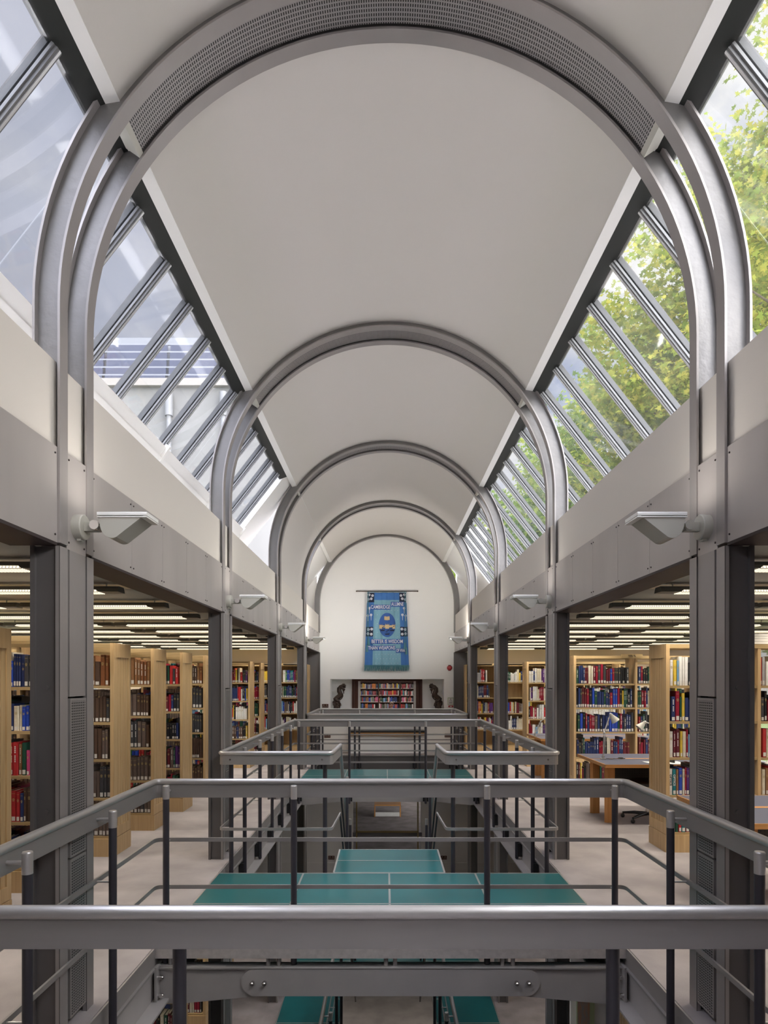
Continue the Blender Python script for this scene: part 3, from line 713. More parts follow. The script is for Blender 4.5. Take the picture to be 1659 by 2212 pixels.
# ------------------------------------------------------------------ stairs
def stair(yt, zt, yb, zb, w, label):
    """flight from (yt,zt) at the head to (yb,zb) at the foot"""
    t = thing('stair', label, 'stair', (0, (yt+yb)/2, zb)); n = 14; dy = (yb-yt)/n; dz = (zb-zt)/n
    for k in range(1, n):
        y = yt+dy*k; z = zt+dz*k; a, b = sorted((y-dy*.15, y+dy*.95))
        part('tread', MB().box(-w, w, a, b, z-.03, z), M['teal'], t)
    m = MB(); up = Vector((0, -(zb-zt), yb-yt)).normalized()*.0
    for s_ in (-1, 1):
        p = [(yt, zt), (yb, zb), (yb, zb-.16), (yt, zt-.16)]
        m.prism(p, *sorted((s_*(w+.005), s_*(w+.025))), 'x')
    part('stringer', m, M['coldark'], t)
    q = dz/dy
    for s_ in (-1, 1):
        x = s_*(w+.02 if w > .5 else .5); 
        part('handrail', MB().tube([(x, yt, zt+1.06), (x, yb, zb+1.06)], .019, 10), M['rail'], t)
        m = MB()
        for h in (.67, .355): m.tube([(x, yt, zt+h), (x, yb, zb+h)], .010, 8)
        part('mid_rail', m, M['post'], t)
        for k in range(5):
            f = (k+.6)/5; y, z = yt+(yb-yt)*f, zt+(zb-zt)*f
            p = part('post', MB().cyl((x-s_*.05, y, z-.1), (x-s_*.05, y, z+.97), .016, 10), M['post'], t)
            part('post_cap', MB().cyl((x-s_*.05, y, z+.97), (x-s_*.05, y, z+1.04), .017, 10), M['rail'], p)
stair(6.66, 0, 9.75, ZL, .47, 'steel and glass stair descending from the narrow glass platform')
for s_ in (-1, 1):
    t = thing('balustrade', f'steel balustrade {SIDE[s_]} of the stair well on the storey below', 'balustrade', (s_*.72, 7.4, ZL), group='balustrades on the storey below')
    x = s_*.72; P_ = [(x, 5.2), (x, 9.2)]; rails(t, P_, False, base=ZL)
    for y in (5.4, 6.25, 7.1, 7.95, 8.8): add_post(t, x-s_*.085, y, (s_*.085, 0), base=ZL)
# ------------------------------------------------------------------ wall uplighters
def uplighter(s_, y, label):
    z = 2.515; t = thing('wall_uplighter', label, 'lamp', (s_*1.606, y, z), group='cream uplighters on the columns')
    o = Vector((0, 0, 0)); X = lambda d: -s_*d        # d metres out from the wall, towards the void
    m = MB().cyl((0, 0, 0), (X(.042), 0, 0), .064, 28); m.cyl((X(.042), 0, 0), (X(.046), 0, 0), .064, 28, .060); m.box(*sorted((X(.01), X(.03))), -.018, .018, -.071, -.055)
    lpart('mounting_disc', m, M['lampw'], t)
    m = MB().box(*sorted((X(.046), X(.115))), -.018, .018, -.022, .022); m.box(*sorted((X(.10), X(.165))), -.024, .024, -.018, .016)
    lpart('arm', m, M['lampw'], t)
    m = MB().cyl((X(.108), -.045, .004), (X(.108), .03, .004), .024, 20)
    lpart('pivot', m, M['chrome'] if s_ < 0 else M['lampw'], t)
    # body: belly profile extruded along y
    p = [(X(.148), .045)]; 
    for i in range(9):
        a = pi+(.62*pi)*i/8; p.append((X(.212+.060*cos(a)), .015+.078*sin(a)-.008))
    p += [(X(.375), .045)]
    m = MB().prism(p if s_ > 0 else p[::-1], -.078, .078, 'y', False); lpart('lamp_body', m, M['lampu'] if False else M['lampw'], t)
    m = MB().cbox(*sorted((X(.140), X(.388))), -.083, .083, .031, .037, .001); m.cbox(*sorted((X(.140), X(.388))), -.083, .083, .041, .058, .002)
    m.box(*sorted((X(.146), X(.382))), -.078, .078, .036, .042)
    lpart('lid', m, M['white'], t)
    g = MB().box(*sorted((X(.16), X(.368))), -.066, .066, .0582, .0592); lpart('lens', g, mat('lit_lens', (.9, .9, .85), .3, emit=(1, .93, .82, 6.0)), t)
    l = D.lights.new('fill_uplight', 'AREA'); l.shape = 'RECTANGLE'; l.size = .2; l.size_y = .12; l.energy = LAMP_W; l.color = (1, .95, .88); l.spread = rad(170)  # light added to fill the vault from below
    if 'farthest' in label: l.energy = 22.0; l.spread = rad(150)  # extra power added, tilted below to brighten the end wall
    lo = D.objects.new('fill_uplight', l); COL.objects.link(lo); lo.parent = t; lo.location = (X(.264), 0, .064); lo.rotation_euler = (pi, 0, 0) if 'farthest' not in label else (pi-rad(48), 0, 0)
for ci, y in enumerate(COLY):
    if ci == 0: continue
    where = ['', 'level with the camera', 'nearest in view', 'second in view', 'third in view', 'farthest in view'][ci]
    for s_ in (-1, 1): uplighter(s_, y+CD/2, f'cream wedge shaped uplighter on the {SIDE[s_]} column {where}')
# ------------------------------------------------------------------ aisle strip lights
def lit_mat():
    m = D.materials.new('lit_louvre'); m.use_nodes = True; t_ = m.node_tree; n = t_.nodes; l = t_.links; n.clear()
    c = n.new('ShaderNodeTexCoord'); sp = n.new('ShaderNodeSeparateXYZ'); l.new(c.outputs['Object'], sp.inputs[0])
    k = []
    for ax in (0, 1):
        d = n.new('ShaderNodeMath'); d.operation = 'DIVIDE'; d.inputs[1].default_value = .022; l.new(sp.outputs[ax], d.inputs[0])
        f = n.new('ShaderNodeMath'); f.operation = 'FRACT'; l.new(d.outputs[0], f.inputs[0])
        g = n.new('ShaderNodeMath'); g.operation = 'GREATER_THAN'; g.inputs[1].default_value = .28; l.new(f.outputs[0], g.inputs[0]); k.append(g)
    mu = n.new('ShaderNodeMath'); mu.operation = 'MULTIPLY'; l.new(k[0].outputs[0], mu.inputs[0]); l.new(k[1].outputs[0], mu.inputs[1])
    mr = n.new('ShaderNodeMapRange'); mr.inputs[3].default_value = FIX_E*.25; mr.inputs[4].default_value = FIX_E; l.new(mu.outputs[0], mr.inputs[0])
    e = n.new('ShaderNodeEmission'); e.inputs[0].default_value = (1, .86, .62, 1); l.new(mr.outputs[0], e.inputs[1])
    o = n.new('ShaderNodeOutputMaterial'); l.new(e.outputs[0], o.inputs[0]); return m
M['lit'] = lit_mat()
def make_fixture():
    t = thing('strip_light', 'x', 'light'); Lh = .70
    p = [(-.045, 0.), (-.06, -.02), (-.07, -.045), (.07, -.045), (.06, -.02), (.045, 0.)]
    m = MB().prism(p, -Lh, Lh, 'x'); 
    lpart('housing', m, M['fixt'], t)
    m = MB().box(-Lh+.16, Lh-.16, -.064, .064, -.050, -.0455); m.add([(-Lh+.16, -.0708, -.045), (Lh-.16, -.0708, -.045), (Lh-.18, -.0648, -.028), (-Lh+.18, -.0648, -.028)], [(0, 1, 2, 3)])
    lpart('lit_louvre', m, M['lit'], t)
    m = MB()
    for x in (-Lh+.12, Lh-.12): m.cyl((x, 0, 0), (x, 0, .12), .006, 8)
    lpart('hanger', m, M['alu'], t)
    l = D.lights.new('strip_lamp', 'AREA'); l.shape = 'RECTANGLE'; l.size = 1.0; l.size_y = .14; l.energy = STRIP_W; l.color = (1, .91, .78); l.spread = rad(125)
    lo = D.objects.new('strip_lamp', l); COL.objects.link(lo); lo.parent = t; lo.location = (0, 0, -.055)
    return t
fx = make_fixture(); fxt = tree_of(fx); first = True
for s_ in (-1, 1):
    for r in range(12):
        y = 3.05+1.085*r
        if y > YE-.3: break
        for u in range(3):
            x = 2.16+.70+u*1.44
            o = fx if first else copy_tree(fxt); first = False
            o.location = (s_*x, y, 2.485); o['group'] = f'strip lights over the {SIDE[s_]} aisle'
            o['label'] = f'lit strip light over the {SIDE[s_]} aisle, {ORD[r]} row, {["inner","middle","outer"][u]} unit'
for s_ in (-1, 1):
    for r, y in enumerate((6.2, 8.4, 10.6)):
        o = copy_tree(fxt); o.location = (s_*1.5, y+3, ZL-.45); o['group'] = 'strip lights added to brighten the basement'; o['label'] = f'added strip light under the lower floor, {SIDE[s_]} side, {ORD[r]} row'  # unseen fixtures added to light the dark basement
        o = copy_tree(fxt); o.location = (s_*2.9, y, -.78); o['group'] = f'strip lights over the {SIDE[s_]} aisle below'
        o['label'] = f'lit strip light over the {SIDE[s_]} aisle of the storey below, {ORD[r]} row'
m = MB()
# ceiling lights of the lower far room, and ones added to brighten the reading room
for i, (x, y, z) in enumerate([(-1.5, 19.5, -.38), (1.5, 19.5, -.38), (0, 23, -.38), (-1.2, 22, 2.97), (1.2, 22, 2.97), (0, 28, 2.97), (-2, 28, 2.97), (2, 28, 2.97)]):
    t = thing('ceiling_light', f'{"square ceiling light in the lower far room" if z < 0 else "added square ceiling light in the reading room"}, {ORD[i if z < 0 else i-3]} of its row', 'light', (x, y, z))
    part('frame', MB().box(x-.33, x+.33, y-.33, y+.33, z-.02, z+.02), M['white'], t); part('diffuser', MB().box(x-.3, x+.3, y-.3, y+.3, z-.026, z-.0205), M['lit'], t)
    l = D.lights.new('panel_fill_lamp', 'AREA'); l.size = .55; l.energy = 14 if z < 0 else 60; l.color = (1, .93, .84); lo = D.objects.new('panel_fill_lamp', l); COL.objects.link(lo); lo.parent = t; lo.location = (0, 0, -.03)  # area lamps added so the reading room books show
# ================================================================== bookcases
CASED = .42; CASEH = 2.10; SH = [.20, .575, .955, 1.32, 1.68]
def bookcase(x0, s_, yf, label, nmod, z=0., back=False, modw=.92, end=True, group='oak bookcases', wallcase=False, depth=CASED, mats=('oak', 'oakx'), sh=SH, h=CASEH):
    """x0 inner end (towards the atrium), runs outwards in direction s_; yf face towards the camera"""
    t = thing('bookcase', label, 'bookcase', (x0, yf, z), group=group); X = lambda a, b: sorted((x0+s_*a, x0+s_*b))
    y1 = yf+depth; L_ = nmod*modw+.04
    if end:
        e = MB(); e.box(*X(.020, .036), yf, y1, z+.18, z+h)
        n = 5; fw = .055
        e.box(*X(0, .020), yf, yf+fw, z+.18, z+h); e.box(*X(0, .020), y1-fw, y1, z+.18, z+h); e.box(*X(0, .020), yf+fw, y1-fw, z+h-.14, z+h); e.box(*X(0, .020), yf+fw, y1-fw, z+.18, z+.28)
        w = (depth-2*fw)/n
        for k in range(n): e.box(*X(.008, .020), yf+fw+k*w+.004, yf+fw+(k+1)*w-.004, z+.28, z+h-.14)
        part('end_panel', e, M[mats[0]], t)
    part('plinth', MB().box(*X(-.004, L_), yf+.0, y1, z, z+.175), M[mats[0]], t)
    for k in range(0 if not end else 1, nmod+1):
        part('upright', MB().box(*X(k*modw+.006, k*modw+.036), yf+.004, y1-.004, z+.18, z+h-.01), M[mats[0]], t)
    if wallcase: part('back_panel', MB().box(*X(.03, L_), y1-.02, y1-.004, z+.18, z+h-.01), M[mats[0]], t)
    for si, sz in enumerate(sh):
        for k in range(nmod):
            part('shelf', MB().box(*X(k*modw+.037, (k+1)*modw+.005), yf+.012, y1-.012, z+sz-.026, z+sz), M[mats[1]], t)
    m = MB().box(*X(.036, L_), yf, yf+.022, z+h-.045, z+h-.004)
    if not wallcase: m.box(*X(.036, L_), y1-.022, y1, z+h-.045, z+h-.004)
    else: m.box(*X(.036, L_), yf, y1, z+h-.03, z+h-.004)
    part('top_rail', m, M[mats[1]], t)
    return dict(x0=x0, s=s_, yf=yf, z=z, n=nmod, w=modw, name=None, t=t, depth=depth, sh=sh)
# colours of the books
PAL = {
 'navy blue': (.02, .035, .12), 'bright blue': (.02, .06, .38), 'light blue': (.16, .32, .50), 'dark green': (.015, .07, .045), 'green': (.06, .22, .06), 'teal': (.01, .17, .2),
 'crimson': (.26, .01, .03), 'red': (.42, .025, .03), 'maroon': (.12, .015, .025), 'pink': (.50, .06, .18), 'orange': (.55, .16, .03), 'yellow': (.60, .42, .05),
 'cream': (.58, .52, .40), 'white': (.68, .67, .64), 'tan brown': (.26, .13, .06), 'dark brown': (.085, .05, .035), 'black': (.015, .015, .018), 'charcoal grey': (.05, .05, .055),
 'purple': (.09, .03, .16), 'pale grey': (.36, .36, .37), 'grey brown': (.13, .095, .08), 'rust brown': (.20, .075, .03)}
MIX = ['navy blue']*4+['bright blue']*3+['light blue']*2+['dark green']*3+['green', 'teal']+['crimson']*3+['red']*4+['maroon']*4+['pink', 'orange']+['yellow']*2+['cream']*4+['white']*5+['tan brown', 'dark brown']+['black']*5+['charcoal grey']*3+['purple']*2+['pale grey']*2+['grey brown']*2
JRN = ['grey brown']*6+['dark brown']*5+['charcoal grey']*2
JRT = ['rust brown']*4+['tan brown']*3+['dark brown']*2
DRK = ['navy blue']*5+['dark green']*4+['maroon']*4+['black']*4+['charcoal grey']*3+['crimson']*2+['bright blue', 'yellow', 'cream', 'grey brown']
WHT = ['white']*5+['cream']*5+['red', 'crimson', 'black', 'navy blue', 'yellow', 'pale grey', 'light blue', 'purple']
BM = {k: mat('cover_'+k.replace(' ', '_'), v, .42, 0, noise=.12, nscale=6) for k, v in PAL.items()}
MPAGE = mat('page_edges', (.62, .57, .46), .8); MLAB = mat('shelfmark_label', (.62, .60, .56), .7); MGOLD = mat('gilt_lettering', (.45, .36, .16), .4, .5); MINK = mat('pale_title', (.66, .64, .6), .6)
BOOKM = {}
def book_geo(mb, kind, idx=None):
    """unit book: x thickness 0..1, y depth 0..1 (spine at y=0), z 0..1"""
    a = idx or (0, 1, 2, 3)
    t = .09
    mb.k = a[0]
    mb.add([(0, .06, 0), (.12, .0, 0), (.88, .0, 0), (1, .06, 0), (1, 1, 0), (0, 1, 0), (0, .06, 1), (.12, .0, 1), (.88, .0, 1), (1, .06, 1), (1, 1, 1), (0, 1, 1)],
           [(0, 1, 7, 6), (1, 2, 8, 7), (2, 3, 9, 8), (3, 4, 10, 9), (5, 0, 6, 11), (0, 5, 4, 3, 2, 1)])
    mb.add([(0, .06, 1), (.12, 0, 1), (.88, 0, 1), (1, .06, 1), (1-t, .08, 1), (t, .08, 1)], [(0, 1, 2, 3, 4, 5)])
    mb.add([(0, .06, 1), (t, .08, 1), (t, 1, 1), (0, 1, 1)], [(0, 1, 2, 3)]); mb.add([(1-t, .08, 1), (1, .06, 1), (1, 1, 1), (1-t, 1, 1)], [(0, 1, 2, 3)])
    mb.k = a[1]; mb.add([(t, .08, .985), (1-t, .08, .985), (1-t, .98, .985), (t, .98, .985)], [(0, 1, 2, 3)])
    e = -.004
    if kind == 1:      # title lettering block
        mb.k = a[2]
        for z0, z1, x0, x1 in ((.66, .685, .3, .7), (.70, .725, .22, .78), (.74, .755, .3, .7), (.90, .91, .15, .85)): mb.add([(x0, e, z0), (x1, e, z0), (x1, e, z1), (x0, e, z1)], [(0, 1, 2, 3)])
    if kind == 2:      # long vertical title
        mb.k = a[3]; 
        for j in range(9):
            if j in (4,): continue
            z0 = .40+.055*j; mb.add([(.36, e, z0), (.64, e, z0), (.64, e, z0+.036), (.36, e, z0+.036)], [(0, 1, 2, 3)])
    mb.k = 0
def book_mesh(c, kind):
    k = (c, kind)
    if k not in BOOKM:
        m = MB(); book_geo(m, kind); BOOKM[k] = m.mesh('book', [BM[c], MPAGE, MGOLD, MINK])
    return BOOKM[k]
LABM = MB().add([(.14, -.006, .035), (.86, -.006, .035), (.86, -.006, .17), (.14, -.006, .17)], [(0, 1, 2, 3)]).mesh('shelf_label', [MLAB])
BOOKS = []     # specs
OBST = []      # plan rectangles that hide things: (x0,x1,y0,y1)
for y in COLY:
    for s_ in (-1, 1): OBST.append((*sorted((s_*1.6, s_*1.745)), y, y+CD))
def blocked(px, py, own):
    for (a, b, c, d) in OBST:
        if (a, b, c, d) == own: continue
        # segment camera -> point against rectangle
        t0, t1 = 0., 1.; dx, dy = px-CX, py
        ok = True
        for p, q, lo, hi in ((CX, dx, a, b), (0., dy, c, d)):
            if abs(q) < 1e-9:
                if p < lo or p > hi: ok = False; break
            else:
                u, v = (lo-p)/q, (hi-p)/q
                if u > v: u, v = v, u
                t0, t1 = max(t0, u), min(t1, v)
        if ok and t0 < t1-1e-6: return True
    return False
def fill(case, name, pals, fillf=.9, rnd=None, maxmod=None, hs=(.21, .30), tw=(.018, .045), label=.9, side='front', seed=1, empty=()):
    R = random.Random(seed); own = (*sorted((case['x0'], case['x0']+case['s']*(case['n']*case['w']+.04))), case['yf'], case['yf']+case['depth'])
    for si, sz in enumerate(case['sh']):
        pal = pals[si % len(pals)]
        for k in range(case['n']):
            if (si, k) in empty: continue
            a = k*case['w']+.04; b = (k+1)*case['w']+.002; x = a+R.uniform(0, .03); lim = a+(b-a)*min(1, fillf+R.uniform(-.12, .12)); run = None; n = 0
            maxh = (case['sh'][si+1]-.03-sz if si < len(case['sh'])-1 else .38)-.02
            while x < lim:
                w = R.uniform(*tw); 
                if x+w > b-.004: break
                if run is None or R.random() < (.35 if 'grey brown' in pal and len(set(pal)) < 4 else .72): run = (R.choice(pal), R.uniform(*hs), R.choice((0, 1, 1, 2)))
                c, h, kd = run; h = min(maxh, h+R.uniform(-.012, .012)); n += 1
                lean = 0
                d = min(.19, h*.72)
                bx = case['x0']+case['s']*x if case['s'] > 0 else case['x0']-x-w
                y = case['yf']+R.uniform(.02, .035) if side == 'front' else case['yf']+case['depth']-.03
                BOOKS.append(dict(x=bx, y=y, z=case['z']+sz, w=w*.96, d=d, h=h, c=c, k=kd, lab=R.random() < label, case=name, sh=si, mod=k, n=n, back=side != 'front', own=own, lean=0))
                x += w+.0008
            # a leaning pair at the end of some runs
            if side == 'front' and R.random() < .5 and BOOKS and BOOKS[-1]['case'] == name and x < b-.09:
                for q in range(R.choice((1, 2))):
                    w = R.uniform(*tw); h = min(maxh-.03, R.uniform(*hs)); ang = rad(R.uniform(9, 14)); 
                    c = R.choice(pal); n += 1
                    if x+w+h*sin(ang) > b: break
                    bx = case['x0']+case['s']*x if case['s'] > 0 else case['x0']-x-w
                    BOOKS.append(dict(x=bx+(h*sin(ang) if case['s'] > 0 else -0), y=case['yf']+.03, z=case['z']+sz, w=w, d=.16, h=h, c=c, k=1, lab=True, case=name, sh=si, mod=k, n=n, back=False, own=own, lean=-case['s']*ang)) if False else None
                    break
    OBST.append(own)
CASES = []
LX = -2.70
lefts = [(4.20, 'nearest left bookcase', [MIX, MIX], 2), (5.28, 'second left bookcase', [MIX, MIX, MIX, DRK, DRK], 2), (6.36, 'third left bookcase', [JRN, JRN, JRN, JRN, JRT], 2), (7.46, 'fourth left bookcase', [JRN, JRN, JRN, JRN, JRT], 2),
         (8.52, 'fifth left bookcase', [MIX, MIX, DRK, DRK, MIX], 2), (9.60, 'sixth left bookcase', [JRN, JRN, JRN, JRN, JRT], 2), (10.68, 'seventh left bookcase', [MIX], 2), (12.75, 'eighth left bookcase', [WHT, MIX, WHT, MIX, MIX], 2), (13.85, 'ninth left bookcase', [DRK], 2)]
sd = 10
for (y, nm, pals, n) in lefts:
    c = bookcase(LX, -1, y, f'oak bookcase with grooved end panel, {nm.replace(" bookcase", "")} counting from the camera', n, group='oak bookcases across the left aisle'); sd += 1
    fill(c, nm, pals, .93, seed=sd, hs=(.24, .31) if JRN in pals else (.20, .29), tw=(.026, .05) if JRN in pals else (.016, .044))
    fill(c, nm, pals, .7, seed=sd+100, side='back', hs=(.2, .28)); OBST.pop()
RXX = 2.79
rights = [(6.52, 'nearest right bookcase', [MIX, MIX, MIX, DRK, WHT], 3), (9.72, 'second right bookcase', [DRK, DRK, DRK, DRK, DRK], 3), (12.95, 'third right bookcase', [WHT, WHT, WHT, WHT, WHT], 3)]
for (y, nm, pals, n) in rights:
    c = bookcase(RXX, 1, y, f'oak bookcase with grooved end panel, {nm.replace(" bookcase", "")} counting from the camera', n, group='oak bookcases across the right aisle'); sd += 1
    fill(c, nm, pals, .9, seed=sd); fill(c, nm, pals, .55, seed=sd+100, side='back'); OBST.pop()
for s_, nm in ((-1, 'left back wall bookcase'), (1, 'right back wall bookcase')):
    c = bookcase(s_*1.83, s_, 15.14, f'oak bookcase standing against the {SIDE[s_]} aisle end wall', 4, end=False, wallcase=True, depth=.39, group='oak bookcases against the end wall'); sd += 1
    fill(c, nm, [MIX, WHT, MIX, DRK, MIX], .75 if s_ < 0 else .6, seed=sd, empty=((3, 1), (0, 0), (0, 1)) if s_ > 0 else ((0, 0), (0, 1)))
for s_ in (-1, 1):
    for i, y in enumerate((7.5, 8.7, 9.9) if s_ < 0 else (7.0, 9.9)):
        nm = f'{ORD[i]} lower {SIDE[s_]} bookcase'
        c = bookcase(s_*(2.45 if s_ < 0 else 2.6), s_, y, f'oak bookcase on the storey below, {SIDE[s_]} side, {ORD[i]} from the camera', 1, z=ZL, group='oak bookcases on the storey below'); sd += 1
        fill(c, nm, [DRK if s_ < 0 else JRN+['bright blue', 'navy blue', 'charcoal grey', 'yellow']], .85, seed=sd)
# reading room shelves (dark wood, three bays)
c = bookcase(-1.42, 1, 31.1, 'dark red wood bookcase filling the reading room wall, seen through the glazed opening', 3, z=RZ, end=False, wallcase=True, depth=.4, modw=1.03, mats=('darkwood', 'darkwood'), sh=[.2, .51, .83, 1.15, 1.47, 1.8], h=2.15, group='reading room shelving'); sd += 1
fill(c, 'reading room bookcase', [MIX], .93, seed=sd, hs=(.21, .26), tw=(.03, .055))
# the end of the second lowest shelf of the nearest right bookcase, where titles can be read
BOOKS = [b for b in BOOKS if not (b['case'] == 'nearest right bookcase' and b['sh'] == 1 and b['mod'] == 0 and not b['back'])]
q_ = RXX+.040; R_ = random.Random(77)
ser = [('white', .036, .262, 'OPTICS'), ('teal', .036, .260, 'OPTICS'), ('tan brown', .024, .258, None), ('bright blue', .038, .272, None), ('cream', .024, .262, None), ('crimson', .016, .275, None), ('purple', .026, .268, None), ('navy blue', .030, .275, None)]
ser += [(R_.choice(MIX), R_.uniform(.02, .042), R_.uniform(.21, .28), None) for _ in range(16)]
for n_, (c_, w_, h_, ti) in enumerate(ser):
    BOOKS.append(dict(x=q_, y=6.545, z=.575, w=w_*.97, d=.18, h=h_, c=c_, k=0 if ti else 1, lab=True, case='nearest right bookcase', sh=1, mod=0, n=n_, back=False, own=(*sorted((RXX, RXX+1*(3*.92+.04))), 6.52, 6.52+CASED), lean=0, title=ti)); q_ += w_+.0008
# ---- split books into individuals and the rest
OBST = sorted(set(OBST)); cand = []
for b in BOOKS:
    xc, yc, zc = b['x']+b['w']/2, b['y'], b['z']+b['h']/2; u = U0+F*(xc-CX)/yc; v = V0+F*(CZ-zc)/yc
    b['vis'] = 0 < u < 1659 and v < 2205 and not b['back'] and not blocked(xc, yc, b['own']) and b['z'] > -2
    b['u'] = u; b['hp'] = F*b['h']/yc
    if b['vis']: cand.append(b)
cand.sort(key=lambda b: -b['hp']); ind = cand[:300]; ids = set(map(id, ind))
print('BOOKS', len(BOOKS), 'visible', len(cand), 'min px', ind[-1]['hp'])
SHN = ['bottom', 'second lowest', 'middle', 'second highest', 'top', 'top']
cnt = {}
for b in sorted(ind, key=lambda b: b['u']): cnt.setdefault((b['case'], b['sh']), []).append(b)
labels = {}
for (cs, sh), lst in cnt.items():
    col = {}
    for b in lst: col.setdefault(b['c'], []).append(b)
    for c, l in col.items():
        for i, b in enumerate(l):
            hgt = '' 
            od = 'only' if len(l) == 1 else (ORD[i]+' from left' if i < 20 else 'later')
            b['label'] = (f"{c} book, only one of its colour, {SHN[sh]} shelf, {cs}" if len(l) == 1 else f"{c} book, {ORD[min(i,19)]} from left of its colour, {SHN[sh]} shelf, {cs}")
for b in ind:
    me = book_mesh(b['c'], b['k']); o = D.objects.new('book', me); COL.objects.link(o)
    o.location = (b['x'], b['y'], b['z']+.0005); o.scale = (b['w'], b['d'], b['h'])
    setp(o, b['label'], 'book', f"books on the {SHN[b['sh']]} shelf of the {b['case']}")
    if b['lab']: l = D.objects.new('shelf_label', LABM); COL.objects.link(l); l.parent = o
# the rest as stuff, one mesh
CK = list(PAL); mats_ = [BM[k] for k in CK]+[MPAGE, MGOLD, MINK, MLAB]; nC = len(CK); m = MB()
for b in BOOKS:
    if id(b) in ids: continue
    if b['back'] and b['y'] > 10: continue
    q = MB(); book_geo(q, b['k'], (CK.index(b['c']), nC, nC+1, nC+2))
    if b['lab'] and not b['back']: q.k = nC+3; q.add([(.14, -.006, .035), (.86, -.006, .035), (.86, -.006, .17), (.14, -.006, .17)], [(0, 1, 2, 3)])
    o0 = len(m.v); sy = -1 if b['back'] else 1
    for (x, y, z) in q.v: m.v.append((b['x']+x*b['w'], b['y']+sy*y*b['d'], b['z']+.0005+z*b['h']))
    m.f += [tuple(o0+i for i in f) for f in q.f]; m.m += q.m; m.sm += q.sm
solo('distant_books', m, mats_, 'many small books standing on the farther shelves of all bookcases', 'books', kind='stuff')
# spine titles that can be read
def spine_title(txt, bx, case_sh, col):
    c = [b for b in ind if b['case'] == 'nearest right bookcase' and b['sh'] == case_sh]
    c = sorted(c, key=lambda b: abs(b['u']-bx))
    return c[0] if c else None
for b in [b for b in ind if b.get('title')]:
    o = [o for o in D.objects if o.get('label') == b['label']][0]
    m = MB(); text_mb(m, b['title'], b['w']*.86, b['x']+b['w']*.20, b['y']-.003, b['z']+b['h']*.80, 1.15, rot='down', align='LEFT', bold=.0008)
    p = part('spine_title', m, MINK if b['c'] != 'white' else BM['charcoal grey'], None); p.parent = o; p.matrix_parent_inverse = Matrix.LocRotScale(o.location, None, o.scale).inverted()
# signs on bookcases: two lines of marks too small to read
for (x, y, lab) in ((RXX+.86, 9.70, 'pale wooden shelf sign on top of the second right bookcase'), (1.83+.78, 15.12, 'pale wooden shelf sign on top of the right end wall bookcase'), (-1.83-.75, 15.12, 'pale wooden shelf sign on top of the left end wall bookcase')):
    t = thing('shelf_sign', lab, 'sign', (x, y, CASEH)); part('board', MB().box(x-.16, x+.16, y-.012, y, CASEH-.03, CASEH+.02), M['oakx'], t)
    m = MB()
    for k, (z0, z1, x0, n) in enumerate(((-.003, .008, -.055, 8), (-.019, -.011, -.045, 8))):
        for q in range(n):
            if q == 5: continue
            m.box(x+x0+q*.0135, x+x0+q*.0135+.009, y-.0145, y-.012, CASEH+z0, CASEH+z1)
    part('lettering', m, M['soffit'], t)
# ------------------------------------------------------------------ desks
def desk(x0, x1, y0, y1, label, grommet=True):
    t = thing('study_desk', label, 'desk', (x0, y0, 0)); z = .73
    ym = (y0+y1)/2+.03
    m = MB().box(x0+.012, x1, y0+.012, ym-.03, z, z+.004); m.box(x0+.012, x1, ym+.03, y1-.012, z, z+.004); part('desk_top', m, M['bluetop'], t)
    m = MB().box(x0, x1, y0, y1, z-.035, z-.0002); m.box(x0, x0+.0115, y0, y1, z, z+.0035); m.box(x0, x1, y0, y0+.0115, z, z+.0035); m.box(x0, x1, y1-.0115, y1, z, z+.0035); m.box(x0+.35, x1, ym-.03, ym+.03, z, z+.0045)
    part('wood_edging', m, M['cherry'], t)
    for yy in (y0+.24, y1-.34):
        p = [(x0+.07, yy), (x0+.10, yy-.03), (x0+.19, yy-.02), (x0+.19, yy+.05), (x0+.10, yy+.06)]
        part('leg', MB().prism(p[::-1], 0, z-.035, 'z'), M['cherryz'], t)
        part('leg', MB().prism([(a+(x1-x0)-.3, b) for a, b in p][::-1], 0, z-.035, 'z'), M['cherryz'], t)
    m = MB(); u = x1-x0-.5; m.box(x0+.19, x1-.25, ym-.01, ym+.01, .36, z-.036); vs = [(x0+.2, ym-.0115, .37), (x1-.26, ym-.0115, .37), (x1-.26, ym-.0115, z-.04), (x0+.2, ym-.0115, z-.04)]
    part('modesty_panel', m, M['coldark'], t)
    m = MB().add(vs, [(0, 1, 2, 3)], False, [[(0, 0), (u, 0), (u, .33), (0, .33)]]); part('perforated_sheet', m, perf_mat('punched_sheet', (.05, .048, .045), .5, .03, .03, .25, .25), t)
    return t
desk(2.565, 4.6, 7.66, 8.80, 'study desk with blue-grey top and orange wood legs before the second right bookcase')
desk(2.50, 4.4, 4.52, 5.64, 'study desk with blue-grey top at the frame edge beside the nearest right column')
desk(2.60, 4.6, 11.0, 12.1, 'study desk with dark tray before the third right bookcase')
solo('paper_sheet', MB().add([(3.15, 7.74, .7346), (3.55, 7.72, .7346), (3.56, 7.98, .7346), (3.12, 7.96, .7346)], [(0, 1, 2, 3)]).box(3.3, 3.301, 7.8, 7.801, .7346, .735), M['paper'], 'white sheet of paper lying on the blue-grey study desk', 'paper')
t = thing('book_stack', 'pile of pale papers on top of the nearest right bookcase', 'papers', (4.05, 6.6, CASEH)); 
for k in range(4): part('paper_pack', MB().box(3.62-.0*k, 3.98, 6.56+.004*k, 6.8, CASEH+.001+.027*k, CASEH+.025+.027*k), M['paper'], t)
